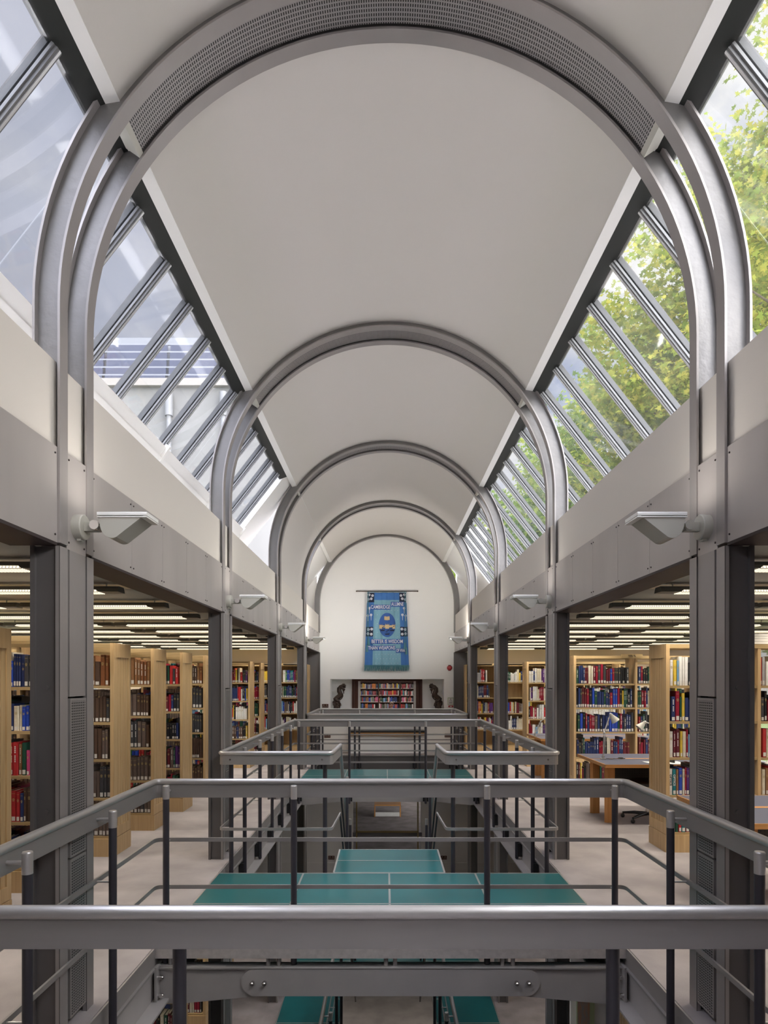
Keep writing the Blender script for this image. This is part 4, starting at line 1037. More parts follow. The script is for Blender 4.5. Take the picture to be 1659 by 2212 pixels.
def desk_lamp(x, y, z, elbow, head, aim, label):
    t = thing('desk_lamp', label, 'lamp', (x, y, z), group='articulated desk lamps'); e = Vector(elbow); h = Vector(head); b = Vector((x, y, z))
    m = MB().cyl((x, y, z), (x, y, z+.05), .018, 14); m.box(x-.03, x+.03, y-.03, y+.03, z, z+.012); part('clamp_base', m, M['alu'], t)
    s0 = b+Vector((0, 0, .05))
    m = MB().tube([s0, e], .0075, 8); m.tube([s0+Vector((.018, 0, .02)), e+Vector((.018, 0, -.02))], .003, 6); m.sphere(e, .016, 10, 6); part('lower_arm', m, M['alu'], t)
    m = MB().tube([e, h], .0075, 8); m.tube([e+Vector((0, .015, .01)), h+Vector((0, .015, .0))], .003, 6); m.sphere(h, .018, 10, 6); part('upper_arm', m, M['alu'], t)
    a = Vector(aim).normalized(); m = MB().cyl(h, h+a*.05, .022, 14); m.cyl(h+a*.03, h+a*.11, .026, 20, .054, caps=False); part('lamp_shade', m, M['lampw'], t, 'cream conical shade')
    part('bulb', MB().sphere(h+a*.07, .02, 10, 6), M['paper'], t)
desk_lamp(2.715, 8.18, .735, (2.735, 8.20, 1.07), (2.82, 8.22, 1.30), (.45, 0, -.6), 'articulated desk lamp standing tall at the left end of the study desk')
desk_lamp(3.85, 8.3, .735, (3.85, 8.3, 1.0), (3.27, 8.25, 1.20), (-.5, 0, -.5), 'articulated desk lamp with lowered head near the right of the study desk')
desk_lamp(2.62, 11.5, .735, (2.42, 11.5, .98) if False else (2.72, 11.5, 1.0), (2.98, 11.5, 1.18), (.5, 0, -.6), 'articulated desk lamp on the desk before the third right bookcase')
desk_lamp(3.35, 5.1, .735, (3.5, 5.1, 1.0), (3.05, 5.1, 1.16), (-.3, 0, -.7), 'articulated desk lamp on the desk at the frame edge')
t = thing('cable', 'black cable with inline switch lying on the blue-grey study desk', 'cable', (2.8, 8.2, .735))
part('wire', MB().tube([(2.74, 8.18, .742), (2.82, 8.16, .74), (2.88, 8.2, .742), (2.94, 8.24, .74), (3.0, 8.2, .742)], .0035, 6), M['blackp'], t)
part('switch', MB().sphere((2.95, 8.22, .747), .03, 12, 6, (1.2, .7, .35)), M['blackp'], t)
solo('desk_tray', MB().box(2.95, 3.35, 11.1, 11.4, .735, .80).box(2.97, 3.33, 11.12, 11.38, .80, .83), M['blackp'], 'black document tray on the desk before the third right bookcase', 'tray')
def office_chair(x, y, rz, label, group='office chairs'):
    t = thing('office_chair', label, 'chair', (x, y, 0), rz, group); 
    m = MB()
    for k in range(5):
        a = 2*pi*k/5+.3; m.tube([(0, 0, .09), (.16*cos(a), .16*sin(a), .085), (.30*cos(a), .30*sin(a), .065)], [.022, .02, .014], 8); m.sphere((.30*cos(a), .30*sin(a), .028), .027, 10, 6)
    lpart('star_base', m, M['blackp'], t); lpart('gas_lift', MB().cyl((0, 0, .09), (0, 0, .42), .022, 12), M['chrome'], t)
    m = MB(); 
    for i in range(9):
        pass
    m.sphere((0, 0, .47), .25, 20, 10, (1, .95, .18)); lpart('seat', m, M['blackp'], t)
    m = MB().tube([(0, .2, .44), (0, .27, .55), (0, .25, .75)], [.02, .02, .02], 8); lpart('back_support', m, M['blackp'], t)
    m = MB().sphere((0, .25, .72), .2, 18, 10, (.95, .16, 1.0)); lpart('backrest', m, M['blackp'], t)
office_chair(3.2, 8.0, -pi/2, 'black office chair tucked under the study desk')
# ------------------------------------------------------------------ end wall furniture
t = thing('bench', 'long bench with dark pad on orange wood rail against the end wall', 'bench', (0, 15.3, 0))
part('seat_pad', MB().cbox(-.88, .88, 15.08, 15.5, .505, .545, .008), M['blackp'], t); part('seat_board', MB().box(-.88, .88, 15.06, 15.5, .435, .505), M['cherry'], t)
part('front_panel', MB().box(-.86, .86, 15.12, 15.5, .015, .435), M['endwall'], t)
def socket(x, y, z, label):
    t = thing('wall_socket', label, 'socket', (x, y, z), group='dark wall sockets'); part('face_plate', MB().cbox(x-.075, x+.075, y-.012, y, z-.045, z+.045, .004), M['darkwood'], t)
    m = MB()
    for dx in (-.035, .035): m.box(x+dx-.008, x+dx+.008, y-.0145, y-.012, z+.012, z+.025); m.box(x+dx-.02, x+dx-.012, y-.0145, y-.012, z-.02, z-.008); m.box(x+dx+.012, x+dx+.02, y-.0145, y-.012, z-.02, z-.008)
    part('socket_slots', m, M['paper'], t)
socket(-1.43, YE, .39, 'dark double socket low on the end wall left of the bench'); socket(1.46, YE, .40, 'dark double socket low on the end wall right of the bench')
socket(-1.48, YE, 1.11, 'small dark switch plate on the end wall left of the niche')
socket(-1.33, EY, ZL+.42, 'socket on the lower wall left of the doorway'); socket(1.36, EY, ZL+.42, 'socket on the lower wall right of the doorway')
t = thing('fire_bell', 'round red alarm bell high on the end wall right of the banner', 'alarm', (1.50, YE, 2.02))
part('bell_dome', MB().cyl((1.5, YE, 2.02), (1.5, YE-.035, 2.02), .062, 20).cyl((1.5, YE-.035, 2.02), (1.5, YE-.055, 2.02), .062, 20, .035), M['red'], t); part('bell_base', MB().box(1.47, 1.53, YE-.02, YE, 1.95, 2.09), M['coldark'], t)
t = thing('fire_notice', 'framed green and white fire notice on the end wall right of the niche', 'sign', (1.52, YE, 1.20))
part('frame', MB().box(1.455, 1.60, YE-.014, YE, 1.13, 1.31), mat('pale_green', (.50, .56, .40), .6), t); part('sheet', MB().box(1.47, 1.585, YE-.017, YE-.014, 1.15, 1.29), M['paper'], t)
m = MB(); m.box(1.518, 1.534, YE-.0185, YE-.0175, 1.262, 1.282)
for zz in (1.245, 1.235): m.box(1.492, 1.562, YE-.0185, YE-.0175, zz, zz+.004)
for k in range(5): m.box(1.485, 1.57, YE-.0185, YE-.0175, 1.165+.011*k, 1.169+.011*k)
part('lettering', m, M['blackp'], t)
t = thing('call_point', 'small red fire call point under the fire notice', 'alarm', (1.53, YE, 1.08)); part('housing', MB().cbox(1.475, 1.585, YE-.045, YE, 1.075, 1.118, .005), M['red'], t); part('glass_cover', MB().box(1.50, 1.56, YE-.048, YE-.045, 1.085, 1.105), M['paper'], t)
# ------------------------------------------------------------------ carved beasts
def beast(s_, x, label):
    """rearing long-bodied carved beast; s_=+1 faces right"""
    t = thing('carved_beast', label, 'sculpture', (x, EY+.18, NZ0), group='carved beasts in the niche')
    y = 0.; X = lambda a: s_*a
    m = MB()
    body = [(-.083, .27), (-.092, .335), (-.048, .372), (.008, .415), (.024, .467), (-.002, .53), (-.004, .588), (.034, .632), (.08, .650), (.112, .645)]
    m.tube([(X(a), y, z) for a, z in body], [.05, .062, .060, .060, .060, .060, .056, .050, .044, .040], 14)
    m.sphere((X(.112), y, .664), .044, 14, 10); m.tube([(X(.118), y, .66), (X(.132), y, .628), (X(.138), y, .605)], [.036, .028, .02], 10)
    m.tube([(X(.135), y, .675), (X(.165), y, .668)], [.016, .006], 6)
    for dy in (-.026, .026):
        for hx, hz in ((.088, .72), (.124, .716), (.055, .690)): m.tube([(X(hx-.004), dy*.6, hz-.05), (X(hx), dy, hz)], [.018, .007], 8)
        m.tube([(X(.05), dy*1.3, .615), (X(.10), dy*1.5, .580), (X(.128), dy*1.4, .572), (X(.112), dy*1.4, .548), (X(.082), dy*1.3, .540)], [.032, .026, .02, .020, .017], 8)
        m.tube([(X(.108), dy, .548), (X(.104), dy, .500), (X(.108), dy, .470)], [.013, .010, .013], 8)
        m.tube([(X(-.09), dy*1.2, .33), (X(-.05), dy*2, .30), (X(-.01), dy*1.8, .29), (X(.008), dy*1.8, .262)], [.052, .035, .022, .016], 8)
    m.tube([(X(.05), y, .50), (X(.083), y, .462), (X(.085), y, .405), (X(.058), y, .352), (X(.004), y, .312)], [.012, .012, .012, .012, .014], 8)
    o = lpart('figure', m, M['carved'], t)
    r = o.modifiers.new('join', 'REMESH'); r.mode = 'VOXEL'; r.voxel_size = .006; r.use_smooth_shade = True
    m = MB(); R = random.Random(5); m.cyl((X(-.075), y, 0), (X(-.075), y, .25), .075, 14, .062)
    for k in range(26):
        a = R.uniform(0, 2*pi); z = R.uniform(.02, .27); rr = .075+.012*sin(k*1.7)
        m.sphere((X(-.06+rr*cos(a)), y+rr*.8*sin(a), z), R.uniform(.02, .034), 8, 6, (1, 1, R.uniform(.8, 1.8)))
    m.sphere((X(.01), y, .225), .032, 10, 8); m.sphere((X(-.14), y, .25), .03, 10, 8, (1, 1, 1.6))
    o = lpart('carved_base', m, M['carved'], t); r = o.modifiers.new('join', 'REMESH'); r.mode = 'VOXEL'; r.voxel_size = .006; r.use_smooth_shade = True
beast(1, -1.155, 'dark carved wooden beast rearing to the right in the left niche')
beast(-1, 1.185, 'dark carved wooden beast rearing to the left in the right niche')
# ------------------------------------------------------------------ seated reader far away
t = thing('person', 'seated reader in a pale top bowed over a desk in the far reading room', 'person', (.22, 27.2, RZ))
m = MB(); m.tube([(0, 0, .45), (0, -.02, .62), (0, -.06, .82), (0, -.12, .98), (0, -.15, 1.04)], [.17, .155, .17, .15, .06], 16)
for s_ in (-1, 1):
    m.tube([(s_*.16, -.1, .96), (s_*.25, -.14, .80), (s_*.27, -.30, .72), (s_*.10, -.46, .735)], [.065, .05, .042, .032], 10)
    m.tube([(s_*.1, .0, .47), (s_*.13, -.42, .48), (s_*.13, -.46, .08)], [.085, .065, .045], 10); m.tube([(s_*.13, -.44, .05), (s_*.13, -.62, .04)], [.045, .035], 8)
o = lpart('body', m, mat('pale_pink_cloth', (.62, .50, .47), .8), t); r = o.modifiers.new('join', 'REMESH'); r.mode = 'VOXEL'; r.voxel_size = .018; r.use_smooth_shade = True
skin = mat('skin', (.52, .30, .22), .5)
m = MB(); m.tube([(0, -.14, 1.02), (0, -.17, 1.10)], .05, 10); m.sphere((0, -.20, 1.18), .095, 16, 12, (.82, .95, 1.15)); m.sphere((0, -.295, 1.16), .014, 8, 6, (1, 1.2, 1.3))
for s_ in (-1, 1): m.sphere((s_*.08, -.19, 1.17), .02, 8, 6, (.4, 1, 1.4))
o = lpart('head', m, skin, t); r = o.modifiers.new('join', 'REMESH'); r.mode = 'VOXEL'; r.voxel_size = .008; r.use_smooth_shade = True
m = MB()
for s_ in (-1, 1): m.sphere((s_*.032, -.285, 1.19), .009, 8, 6)
m.box(-.025, .025, -.298, -.288, 1.122, 1.128); lpart('face_features', m, M['blackp'], t)
m = MB().sphere((0, -.185, 1.215), .102, 16, 12, (.88, .98, 1.0)); lpart('hair', m, mat('brown_hair', (.13, .06, .035), .6, noise=.3, nscale=40), t)
for s_ in (-1, 1):
    m = MB(); m.sphere((s_*.08, -.49, .735), .038, 10, 6, (.9, 1.2, .4))
    for k in range(4): m.tube([(s_*.08+(k-1.5)*.017, -.52, .738), (s_*.08+(k-1.5)*.019, -.555, .74), (s_*.08+(k-1.5)*.019, -.58, .728)], .0075, 6)
    m.tube([(s_*.05, -.48, .738), (s_*.035, -.51, .735)], .009, 6); lpart('hand', m, skin, t)
t2 = thing('reading_table', 'dark reading table in the far reading room', 'table', (.22, 26.6, RZ)); m = MB().box(-1.0, 1.2, 26.2, 26.85, RZ+.66, RZ+.70); part('table_top', m, M['darkwood'], t2)
for x in (-.95, 1.1):
    for y in (26.25, 26.78): part('leg', MB().box(x, x+.05, y, y+.05, RZ, RZ+.66), M['darkwood'], t2)
t2 = thing('chair', 'plain dark chair under the seated reader', 'chair', (.22, 27.25, RZ)); part('seat', MB().box(0.0, .44, 27.02, 27.45, RZ+.39, RZ+.43), M['darkwood'], t2); part('backrest', MB().box(0.0, .44, 27.43, 27.46, RZ+.43, RZ+.85), M['darkwood'], t2)
for x in (0.0, .40):
    for y in (27.02, 27.41): part('leg', MB().box(x, x+.04, y, y+.04, RZ, RZ+.39), M['darkwood'], t2)
# low display case in lower room
t = thing('display_case', 'low glass and wood display case on the lower room floor', 'display case', (.05, 21, ZL)); m = MB()
for x in (-.42, .46):
    for y in (22.1, 22.8): m.box(x, x+.03, y, y+.03, ZL, ZL+.40)
m.box(-.42, .49, 22.1, 22.83, ZL+.38, ZL+.42); part('wood_frame', m, M['cherry'], t); part('glass_box', MB().box(-.40, .47, 22.12, 22.81, ZL+.02, ZL+.38), M['winglass'], t)
# ------------------------------------------------------------------ hanging banner
BY = YE-.07; BX = -.005; BT, BB = 3.815, 2.075
def hw(z): 
    f = (BT-z)/(BT-BB); return .465+.065*f if f > .15 else .455+.0667*f+.0
def fold(x, z):
    f = (BT-z)/(BT-BB); return .016*sin(x*31+.7)*(.35+.65*(1-abs(f-.35)))+.006*sin(x*74)*(1-.4*f)
def Bu(px): return BX+(px-836)/(90.0)          # photo px -> metres on the wall plane
t = thing('banner', 'blue hanging banner with lettering and crest on the white end wall', 'banner', (BX, YE, BT))
def cloth(name, x0, x1, z0, z1, m_, off, nx=24, nz=16, taper=True, label=None):
    """patch of cloth following the folds; x in relative -1..1 of half width when taper"""
    mb = MB(); vs = []; fs = []
    for j in range(nz+1):
        z = z0+(z1-z0)*j/nz; h = hw(z)
        for i in range(nx+1):
            u = x0+(x1-x0)*i/nx; x = BX+u*h if taper else u; vs.append((x, BY-off+fold(x, z), z))
    for j in range(nz):
        for i in range(nx): a = j*(nx+1)+i; fs.append((a, a+1, a+nx+2, a+nx+1))
    mb.add(vs, fs, True); return part(name, mb, m_, t, label)
CL = {'mid': mat('mid_blue_cloth', (.05, .17, .45), .75, noise=.15, nscale=3), 'pale': mat('pale_blue_cloth', (.20, .40, .50), .75, noise=.08, nscale=4), 'navy': mat('navy_cloth', (.012, .018, .045), .8),
      'deep': mat('deep_blue_cloth', (.035, .11, .36), .75, noise=.15, nscale=3), 'wht': mat('white_cloth', (.68, .68, .72), .8), 'gold': mat('gold_cloth', (.60, .46, .26), .8), 'grn': mat('teal_fringe', (.09, .23, .27), .9)}
cloth('cloth', -1, 1, BB, BT, CL['mid'], 0, 60, 40)
cloth('centre_panel', -.645, .645, BB, BT-.175, CL['pale'], .004, 50, 36)
for s_ in (-1, 1):
    a, b = sorted((s_*.655, s_*.985)); cloth('corner_patch', a, b, BT-.228, BT-.005, CL['navy'], .006, 10, 6)
    a, b = sorted((s_*.65, s_*.99)); cloth('side_patch', a, b, BB+.695, BB+.925, CL['navy'], .006, 10, 6)
def flower(mb, x, z, r):
    for k in range(6):
        a = k*pi/3; c = (x+r*.55*cos(a), z+r*.55*sin(a)); n = 8
        vs = [(c[0]+r*.42*cos(2*pi*i/n), 0, c[1]+r*.42*sin(2*pi*i/n)) for i in range(n)]; mb.add([(p[0], BY-.012+fold(p[0], p[2]), p[2]) for p in vs], [tuple(range(n))])
mb = MB()
for s_ in (-1, 1):
    for (dx, dz) in ((.34, .07), (.42, .05), (.37, .145), (.44, .16)): flower(mb, BX+s_*dx, BT-dz, .034)
    for (dx, dz) in ((.36, .87), (.44, .86), (.37, .75), (.45, .76)): flower(mb, BX+s_*dx, BB+dz, .036)
    for (dx, z) in ((.415, BT-.37), (.375, BT-.53), (.45, BT-.55)):
        flower(mb, BX+s_*dx, z, .034)
        x = BX+s_*dx; mb.add([(x-.006, BY-.012+fold(x, z), z-.03), (x+.006, BY-.012+fold(x, z), z-.03), (x+.004, BY-.012+fold(x, z), z-.13), (x-.004, BY-.012+fold(x, z), z-.13)], [(0, 3, 2, 1)])
part('flower_motifs', mb, CL['wht'], t, 'white embroidered flowers')
mb = MB(); R = random.Random(3)
for j in range(15):
    for i in range(8):
        z = BB+.05+j*.105; x = BX-.27+.075*i+(.035 if j % 2 else 0)
        if (abs(x-BX) < .23 and BB+.64 < z < BB+1.29) or BB+.28 < z < BB+.64 or z > BT-.28: continue
        mb.add([(x, BY-.010+fold(x, z), z), (x+.012, BY-.010+fold(x, z), z+.004), (x+.016, BY-.010+fold(x, z), z+.016), (x+.003, BY-.010+fold(x, z), z+.008)], [(0, 1, 2, 3)])
part('small_motifs', mb, CL['wht'], t)
# oval crest
def ell(mb, cx, cz, rx, rz, off, n=40):
    rings = 6; vs = [(cx, BY-off+fold(cx, cz), cz)]; fs = []
    for k in range(1, rings+1):
        for i in range(n):
            x = cx+rx*k/rings*cos(2*pi*i/n); z = cz+rz*k/rings*sin(2*pi*i/n); vs.append((x, BY-off+fold(x, z), z))
    for i in range(n): fs.append((0, 1+(i+1) % n, 1+i))
    for k in range(rings-1):
        for i in range(n): a = 1+k*n+i; b = 1+k*n+(i+1) % n; fs.append((a, b, b+n, a+n))
    mb.add(vs, fs, True)
cz = 3.86-(963-300)/9.62/90.0*1.0; cz = 3.043
mb = MB(); ell(mb, BX+.01, cz, .20, .29, .010); part('crest_oval', mb, CL['deep'], t, 'dark blue oval crest')
def poly(mb, pts, off):
    mb.add([(x, BY-off+fold(x, z)*.6, z) for x, z in pts], [tuple(range(len(pts)))])
mb = MB(); o = .030
bx_, bz = BX+.005, cz+.16
poly(mb, [(bx_-.065, bz-.04), (bx_, bz-.05), (bx_, bz+.035), (bx_-.02, bz+.045), (bx_-.065, bz+.045)], o); poly(mb, [(bx_, bz-.05), (bx_+.065, bz-.04), (bx_+.065, bz+.045), (bx_+.02, bz+.045), (bx_, bz+.035)], o)
for dx, w, zt in ((-.155, .035, .055), (0, .045, .065), (.155, .035, .055)):
    x = BX+.01+dx; z0 = cz-.04; poly(mb, [(x-w, z0-.05), (x+w, z0-.05), (x+w, z0+zt-.02), (x-w, z0+zt-.02)], o)
    for q in (-1, -.1, .8): poly(mb, [(x+w*q, z0+zt-.02), (x+w*q+w*.3, z0+zt-.02), (x+w*q+w*.3, z0+zt), (x+w*q, z0+zt)], o)
poly(mb, [(BX-.13, cz-.06), (BX-.02, cz-.06), (BX-.02, cz-.01), (BX-.13, cz-.01)], o); poly(mb, [(BX+.04, cz-.06), (BX+.15, cz-.06), (BX+.15, cz-.01), (BX+.04, cz-.01)], o)
part('crest_towers', mb, CL['gold'], t, 'gold book and towers of the crest')
mb = MB()
for dx, dz in ((-.11, -.12), (.12, -.12), (0.0, -.21)):
    x, z = BX+.01+dx, cz+dz; poly(mb, [(x-.06, z+.02), (x-.045, z-.025), (x+.045, z-.025), (x+.06, z+.025), (x+.045, z+.005), (x-.045, z)], o+.003)
    poly(mb, [(x-.004, z), (x+.004, z), (x+.004, z+.075), (x-.004, z+.075)], o+.004); poly(mb, [(x-.06, z+.035), (x+.055, z+.085), (x+.05, z+.10), (x-.02, z+.06)], o+.005)
part('crest_boats', mb, CL['navy'], t, 'three black boats of the crest')
# lettering with dark blocks behind
def word(txt, xc, zb, size, sq, w):
    mb = MB(); n = 70; pad = .012
    vs = []; fs = []
    for i in range(n+1):
        x = xc-w/2-pad+(w+2*pad)*i/n; vs += [(x, BY-.014+fold(x, zb), zb-.022), (x, BY-.014+fold(x, zb), zb+size*.74+.008)]
    for i in range(n): fs.append((2*i, 2*i+2, 2*i+3, 2*i+1))
    mb.add(vs, fs, True); part('word_ground', mb, CL['deep'], t)
    cu = D.curves.new('t', 'FONT'); cu.body = txt; cu.size = size; ob = D.objects.new('t', cu); COL.objects.link(ob); bpy.context.view_layer.update(); wd = ob.dimensions.x; D.objects.remove(ob); D.curves.remove(cu)
    mb = MB(); text_mb(mb, txt, size, xc, BY-.027, zb, w/wd, fold=fold, bold=.0022); part('lettering', mb, CL['wht'], t)
word('ALUMNE', Bu(859), 3.50, .12, .8, .29); word('CAMBRIDGE', Bu(822.5), 3.43, .12, .8, .46)
word('BETTER IS WISDOM', Bu(837), 2.61, .12, .7, .74); word('THAN WEAPONS', Bu(825), 2.456, .12, .7, .64); word('OF WAR', Bu(866), 2.40, .105, .7, .21)
mb = MB(); R = random.Random(9)
for i in range(120):
    u = -1+2*i/119; x = BX+u*hw(BB); mb.tube([(x, BY+fold(x, BB)-.004, BB+.012), (x+R.uniform(-.004, .004), BY+fold(x, BB)-.004, BB-.06), (x+R.uniform(-.008, .008), BY+fold(x, BB), BB-.125+R.uniform(-.012, .006))], [.0058, .005, .0035], 5)
part('fringe', mb, CL['grn'], t, 'teal fringe', kind='stuff')
for s_, l1, l2 in ((-1, 2.72, 2.56), (1, 2.62, 2.50)):
    for dx, zl in ((.43, l1), (.455, l2)):
        x = BX+s_*dx; mb = MB().tube([(x, BY-.03, BT+.02), (x+s_*.005, BY-.035, 3.2), (x+s_*(.015 if zl == l2 else 0), BY-.035, zl)], .006, 8); x2 = x+s_*(.015 if zl == l2 else 0)
        mb.cyl((x2, BY-.035, zl), (x2, BY-.035, zl-.05), .016, 10, .02); mb.cyl((x2, BY-.035, zl-.05), (x2, BY-.035, zl-.16), .018, 12, .032); part('cord_tassel', mb, CL['grn'], t, 'teal cord with tassel')
mb = MB().tube([(BX-.72, BY, BT+.035), (BX+.74, BY, BT+.035)], .011, 10); mb.sphere((BX-.72, BY, BT+.035), .017, 8, 6); mb.sphere((BX+.74, BY, BT+.035), .017, 8, 6)
for x in (-.66, .68): mb.cyl((BX+x, BY, BT+.035), (BX+x, YE, BT+.035), .006, 8)
part('rod', mb, M['carved'], t, 'dark wooden rod')
mb = MB()
for i in range(26):
    x = BX-.45+.9*i/25; mb.tube([(x, BY-.013, BT-.004), (x+.006, BY-.014, BT+.03), (x+.012, BY, BT+.049), (x+.016, BY+.012, BT+.03), (x+.018, BY+.006, BT)], .004, 5)
part('lacing', mb, CL['grn'], t)
# ------------------------------------------------------------------ storey below: painting wall
t = thing('display_partition', 'white partition with a painting on the storey below', 'partition', (2.9, 8.2, ZL)); part('board', MB().box(2.42, 3.9, 7.9, 7.96, ZL, ZL+2.5) if False else MB().box(2.31, 3.5, 8.2, 8.24, ZL, ZL+1.9), M['endwall'], t)
t = thing('painting', 'tall painting with green border hanging on the lower white partition', 'painting', (2.5, 8.2, ZL))
part('frame', MB().box(2.38, 2.60, 8.165, 8.195, ZL+.01, ZL+.86), mat('sage_frame', (.36, .42, .24), .6), t)
pm = mat('painted_canvas', (.22, .25, .25), .6, noise=.5, nscale=5, stretch=(6, 1, 1.5), col2=(.45, .22, .12)); part('canvas', MB().box(2.385, 2.54, 8.160, 8.165, ZL+.03, ZL+.84), pm, t)
# ================================================================== outside
solo('ground', MB().box(-90, 90, -60, 140, -6.6, -6.2), mat('lawn', (.12, .17, .05), .95, noise=.3, nscale=.6), 'green lawn outside', 'ground', kind='structure')
for s_ in (-1, 1):
    a, b = sorted((s_*2.3, s_*7.6)); solo('roof_aisle', MB().box(a, b, Y0, YE, 2.9, 3.15), M['slabedge'], f'flat roof outside over the {SIDE[s_]} aisle', 'roof', kind='structure')
# building with solar panels beyond the left skylights
t = thing('neighbouring_building', 'pale building with a band of dark solar panels seen through the left skylights', 'building', (-9, 18.5, -6.2))
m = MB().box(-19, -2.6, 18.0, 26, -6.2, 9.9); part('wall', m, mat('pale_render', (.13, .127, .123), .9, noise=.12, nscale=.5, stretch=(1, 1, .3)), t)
m = MB().box(-19.2, -2.5, 17.85, 18.1, 9.85, 10.05); part('coping', m, mat('weathered_coping', (.19, .175, .16), .8), t)
for k in range(5):
    z = 10.08+.24*k
    for q in range(9):
        x = -18.6+1.78*q; part('solar_panel', MB().box(x, x+1.70, 18.2+.05*k, 18.24+.05*k, z, z+.20), mat('solar', (.03, .034, .06), .2, .1) if 'solar' not in D.materials else D.materials['solar'], t)
m = MB()
for k in range(6): m.box(-19, -2.6, 18.15+.05*k, 18.19+.05*k, 10.04+.24*k, 10.08+.24*k)
part('panel_rail', m, mat('panel_rail_grey', (.14, .145, .16), .5), t)
m = MB()
for x in (-4.5, -6.0, -8.4): m.cyl((x, 17.85, -6), (x, 17.85, 9.6), .07, 12); m.cyl((x, 17.85, 9.0), (x, 17.85, 9.65), .11, 12)
part('drainpipe', m, mat('pipe_grey', (.15, .15, .155), .5), t)
part('upstand', MB().box(-19, -2.6, 18.6, 19.2, 10.0, 11.55), mat('grey_cladding', (.13, .135, .15), .6), t)
# ------------------------------------------------------------------ trees
def leaf_poly():
    pts = []
    for a, r in ((-90, .10), (-60, .55), (-40, .34), (-12, .85), (8, .50), (30, 1.0), (55, .52), (90, 1.12), (125, .52), (150, 1.0), (172, .50), (192, .85), (220, .34), (240, .55)): pts.append((r*cos(rad(a)), r*sin(rad(a))))
    return np.array(pts)
LP = leaf_poly()
def leaf_mat(name, c1, c2, c3):
    m = D.materials.new(name); m.use_nodes = True; t_ = m.node_tree; n = t_.nodes; l = t_.links; n.clear()
    g = n.new('ShaderNodeNewGeometry'); r = n.new('ShaderNodeValToRGB'); l.new(g.outputs['Random Per Island'], r.inputs[0])
    r.color_ramp.elements[0].color = (*c1, 1); r.color_ramp.elements[1].color = (*c3, 1); e = r.color_ramp.elements.new(.5); e.color = (*c2, 1)
    d = n.new('ShaderNodeBsdfDiffuse'); tr = n.new('ShaderNodeBsdfTranslucent'); l.new(r.outputs[0], d.inputs[0]); l.new(r.outputs[0], tr.inputs[0])
    mx = n.new('ShaderNodeMixShader'); mx.inputs[0].default_value = .5; l.new(d.outputs[0], mx.inputs[1]); l.new(tr.outputs[0], mx.inputs[2])
    o = n.new('ShaderNodeOutputMaterial'); l.new(mx.outputs[0], o.inputs[0]); return m
LM = [leaf_mat('maple_leaves', (.12, .17, .025), (.23, .26, .04), (.38, .34, .06)), leaf_mat('green_leaves', (.08, .14, .025), (.15, .22, .035), (.28, .30, .05))]
BARK = mat('bark', (.12, .09, .06), .9, noise=.3, nscale=8)
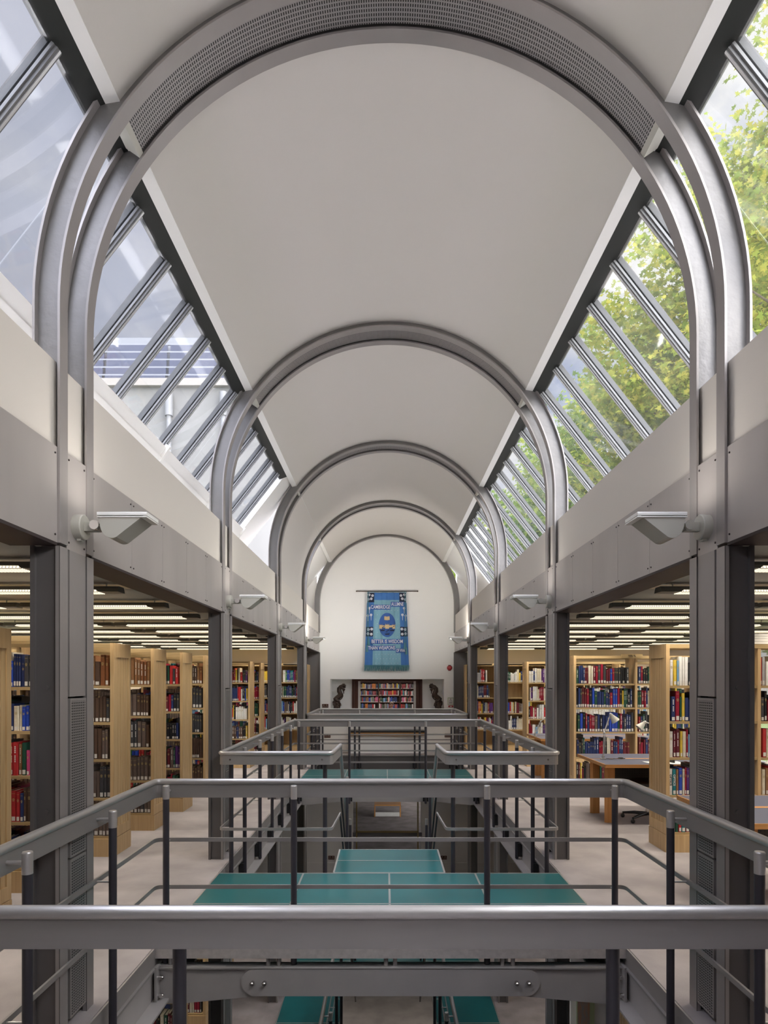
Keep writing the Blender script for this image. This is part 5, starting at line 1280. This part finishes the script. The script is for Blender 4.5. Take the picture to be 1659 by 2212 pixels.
def tree(x, y, zc, rx, rz, nclump, nleaf, size, lm, label, seed=0, zb=-6.2, cr=.9):
    R = np.random.RandomState(seed); t = thing('tree', label, 'tree', (x, y, zb), group='trees outside the right skylights')
    d = R.normal(size=(nclump, 3)); d /= np.linalg.norm(d, axis=1)[:, None]; rr = R.uniform(.35, 1, size=(nclump, 1))**.6
    cc = np.array([x, y, zc])+d*rr*np.array([rx, rx, rz])*(1+.12*R.normal(size=(nclump, 1)))
    c = np.repeat(cc, nleaf, 0)+R.normal(size=(nclump*nleaf, 3))*cr*np.array([.5, .5, .38]); n = len(c)
    s = size*R.uniform(.6, 1.2, n)
    nr = R.normal(size=(n, 3))*.75+np.array([0, 0, 1.]); nr /= np.linalg.norm(nr, axis=1)[:, None]
    a = np.cross(nr, R.normal(size=(n, 3))); a /= np.linalg.norm(a, axis=1)[:, None]; b = np.cross(nr, a)
    K = len(LP); V = c[:, None, :]+s[:, None, None]*(LP[None, :, 0, None]*a[:, None, :]+LP[None, :, 1, None]*b[:, None, :])
    V = V.reshape(-1, 3)-np.array([x, y, zb]); me = D.meshes.new('crown'); me.vertices.add(n*K); me.vertices.foreach_set('co', V.ravel()); me.loops.add(n*K); me.loops.foreach_set('vertex_index', np.arange(n*K))
    me.polygons.add(n); me.polygons.foreach_set('loop_start', np.arange(n)*K); me.polygons.foreach_set('loop_total', np.full(n, K)); me.materials.append(LM[lm]); me.update(calc_edges=True)
    o = D.objects.new('crown', me); COL.objects.link(o); o.parent = t
    m = MB(); m.tube([(x, y, zb), (x+.1, y, zb+(zc-zb)*.5), (x, y+.1, zc-rz*.2), (x, y, zc+rz*.6)], [.28, .22, .13, .04], 10); part('trunk', m, BARK, t)
    m = MB()
    for k in range(0, nclump, max(1, nclump//30)):
        q = Vector(cc[k]); st = Vector((x, y, min(q.z-.5, zc+rz*.5)-abs(R.normal())*.8)); st.z = max(st.z, zc-rz*.9); md = (st+q)/2+Vector((0, 0, .35)); m.tube([st, md, q], [.07, .045, .015], 6)
    part('branches', m, BARK, t)
tree(12.5, 25, 12.0, 4.4, 9.6, 260, 150, .15, 0, 'tall yellow-green maple outside the right skylights, behind the middle bays', 1, cr=1.1)
tree(12.2, 17.2, 12.4, 4.0, 9.0, 150, 130, .125, 0, 'yellow-green maple standing nearest outside the right skylights', 2, cr=1.05)
tree(12.6, 34, 10.4, 4.2, 8.4, 230, 130, .17, 1, 'pointed green tree behind the maples outside on the right', 3, cr=1.0)
tree(12.8, 45, 10.5, 4.6, 9.2, 190, 120, .21, 1, 'green tree farther along the lawn outside on the right', 4, cr=1.1)
tree(12.0, 60, 9.5, 5.0, 9.5, 150, 110, .27, 1, 'large green tree at the far end of the lawn', 5, cr=1.3)
tree(11.5, 82, 10, 7.5, 12, 140, 110, .38, 0, 'yellow-green tree closing the view beyond the end of the hall', 6, cr=1.8)
tree(21, 31, 11, 5.0, 9.0, 140, 100, .2, 0, 'broad yellow-green tree behind, outside the right skylights', 7, cr=1.3)
